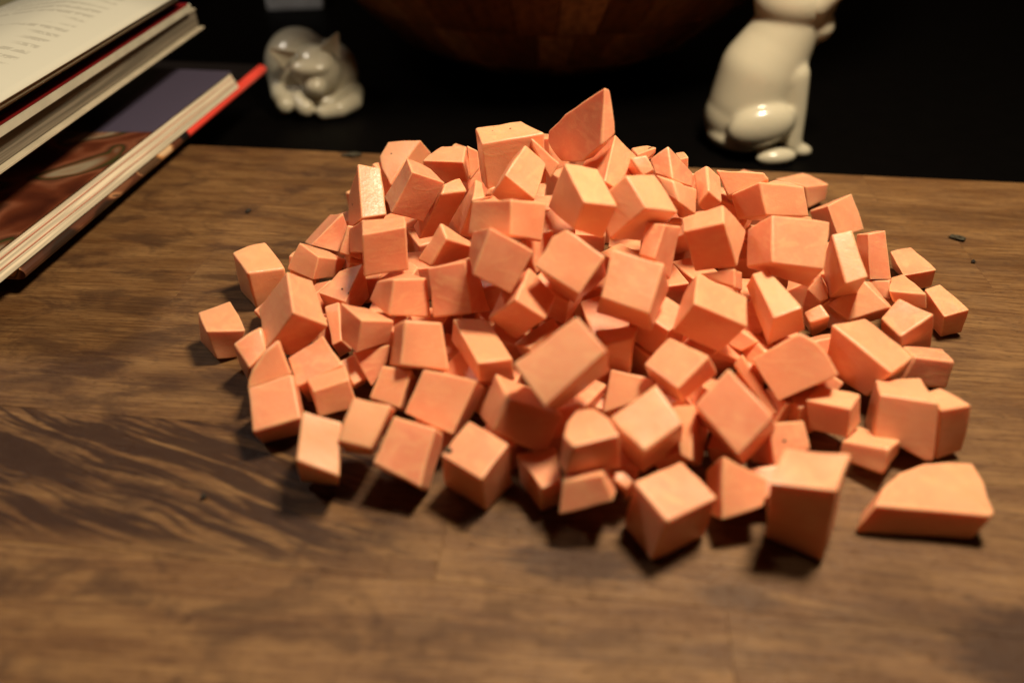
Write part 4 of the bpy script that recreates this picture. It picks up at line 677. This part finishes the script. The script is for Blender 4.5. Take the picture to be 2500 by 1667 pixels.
# open magazine on top: curved pages
m = empty("open_magazine", (-.30, .41, .0802)); tag(m, 'open magazine on top of the stack with a curved white text page', 'magazine', UP['group'])
def sheet(name, x_edge, z_edge, mat, thick, y0, y1, wid=.105):
    bm = bmesh.new(); uvl = bm.loops.layers.uv.new("UVMap"); nu, nv = 24, 4; top = []; bot = []
    for i in range(nu + 1):
        f = i / nu; x = x_edge - f * wid
        hz = z_edge + .009 * math.sin(min(1, f / .4) * math.pi / 2) - .024 * max(0, f - .35) ** 1.6
        rt, rb = [], []
        for j in range(nv + 1):
            y = y0 + (y1 - y0) * j / nv; sk = (y - .30) * .045
            rt.append(bm.verts.new((x + sk + .30, y - .41, hz - .0802))); rb.append(bm.verts.new((x + sk + .30, y - .41, hz - thick * (1 - .2*f) - .0802)))
        top.append(rt); bot.append(rb)
    def q(a_, uv=None):
        f = bm.faces.new(a_); f.smooth = True
        if uv:
            for lp, c_ in zip(f.loops, uv): lp[uvl].uv = c_
    for i in range(nu):
        for j in range(nv):
            q((top[i][j], top[i][j+1], top[i+1][j+1], top[i+1][j]), [(1 - i/nu, j/nv), (1 - i/nu, (j+1)/nv), (1 - (i+1)/nu, (j+1)/nv), (1 - (i+1)/nu, j/nv)])
            q((bot[i][j], bot[i+1][j], bot[i+1][j+1], bot[i][j+1]))
    for i in range(nu):
        q((top[i][0], top[i+1][0], bot[i+1][0], bot[i][0])); q((top[i][nv], bot[i][nv], bot[i+1][nv], top[i+1][nv]))
    for j in range(nv):
        q((top[0][j], bot[0][j], bot[0][j+1], top[0][j+1])); q((top[nu][j], top[nu][j+1], bot[nu][j+1], bot[nu][j]))
    bmesh.ops.recalc_face_normals(bm, faces=bm.faces[:])
    return mesh_obj(name, bm, mat, m)
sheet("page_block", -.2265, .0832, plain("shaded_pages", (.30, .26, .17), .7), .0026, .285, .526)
sheet("page", -.2248, .0846, PAGE, .0007, .285, .528)

# ---------------------------------------------------------------- mosaic wood bowl
BW = []
for k, cc in enumerate(((.36, .15, .05), (.50, .23, .085), (.25, .095, .03), (.58, .29, .12))):
    t = NT("bowl_wood_%d" % k); v = t.coord()
    n = t.noise(t.mapping(v, scale=(1, 1, .15)), 160, 4, .6, .4)
    t.set(Base_Color=t.mix(t.mapr(n, .3, .7), c4(*[x*.55 for x in cc]), c4(*[x*1.25 for x in cc])), Roughness=.38); BW.append(t.m)
BC = (.035, .805)
bowl = empty("wooden_bowl", (BC[0], BC[1], -.030)); tag(bowl, 'big dark brown wooden bowl of joined blocks standing behind the pile', 'bowl')
PROF = [(.080, .000), (.115, .005), (.155, .026), (.195, .062), (.240, .106), (.275, .155), (.305, .205), (.328, .245)]  # unseen upper rim sized so its shadow falls on the sleeping cat
bm = bmesh.new(); N = 72; inner = [(r - .009, z + .006) for r, z in PROF][::-1]; prof = [(r - .0012, z) for r, z in PROF] + [(PROF[-1][0] - .004, PROF[-1][1] + .003)] + inner
rings = [[bm.verts.new((r * math.cos(6.28318 * k / N), r * math.sin(6.28318 * k / N), z)) for k in range(N)] for r, z in prof]
for i in range(len(rings) - 1):
    for k in range(N): bm.faces.new((rings[i][k], rings[i][(k+1) % N], rings[i+1][(k+1) % N], rings[i+1][k]))
bm.faces.new(rings[0][::-1]); bm.faces.new(rings[-1]); bmesh.ops.recalc_face_normals(bm, faces=bm.faces[:])
mesh_obj("shell", bm, BW[2], bowl, True)
rnd = random.Random(3)
for i in range(len(PROF) - 1):
    (r0, z0), (r1, z1) = PROF[i], PROF[i+1]; nb = 40; da = math.pi / nb * .97
    mes = []
    for mt in BW:
        bm = bmesh.new(); P = []
        nrm = Vector((z1 - z0, 0, -(r1 - r0))).normalized()
        for dep in (-.004, .0):
            for (r, z, f) in ((r0, z0, .04), (r1, z1, -.04)):
                rr, zz = r + (r1 - r0) * f, z + (z1 - z0) * f
                for s in (-1, 1):
                    P.append(Vector((rr * math.cos(s * da), rr * math.sin(s * da), zz)) + nrm * dep)
        v = [bm.verts.new(p) for p in P]
        for f in ((0,1,3,2), (4,6,7,5), (0,4,5,1), (2,3,7,6), (0,2,6,4), (1,5,7,3)): bm.faces.new([v[q] for q in f])
        bmesh.ops.recalc_face_normals(bm, faces=bm.faces[:]); bmesh.ops.bevel(bm, geom=bm.edges[:], offset=.0006, segments=1, affect='EDGES')
        me = bpy.data.meshes.new("block"); bm.to_mesh(me); bm.free(); me.materials.append(mt); mes.append(me)
    for k in range(nb):
        o = bpy.data.objects.new("block", rnd.choice(mes)); link(o, bowl); o.rotation_euler = (0, 0, 2 * math.pi * (k + .5 * (i % 2)) / nb)
        sc_ = 1 + rnd.uniform(0, .010); o.scale = (sc_, sc_, 1)

# ---------------------------------------------------------------- things at the top edge of the frame
p = mesh_obj("paper_stack", box_bm(-.10, -.035, -.07, .07, 0, .020, .001), plain("white_paper", (.95, .95, .95), .6)); p.location = (-.205, 1.030, -.0299); p.rotation_euler = (0, 0, .16)
tag(p, 'white paper edge lying on the table at the top, left of the bowl', 'paper')
k = mesh_obj("blue_folder", box_bm(-.14, .14, -.10, .10, 0, .02, .001), plain("deep_blue", (.004, .012, .22), .4)); k.location = (-.54, .965, -.0299); k.rotation_euler = (0, 0, .05)
tag(k, 'deep blue folder edge showing above the open magazine', 'folder')
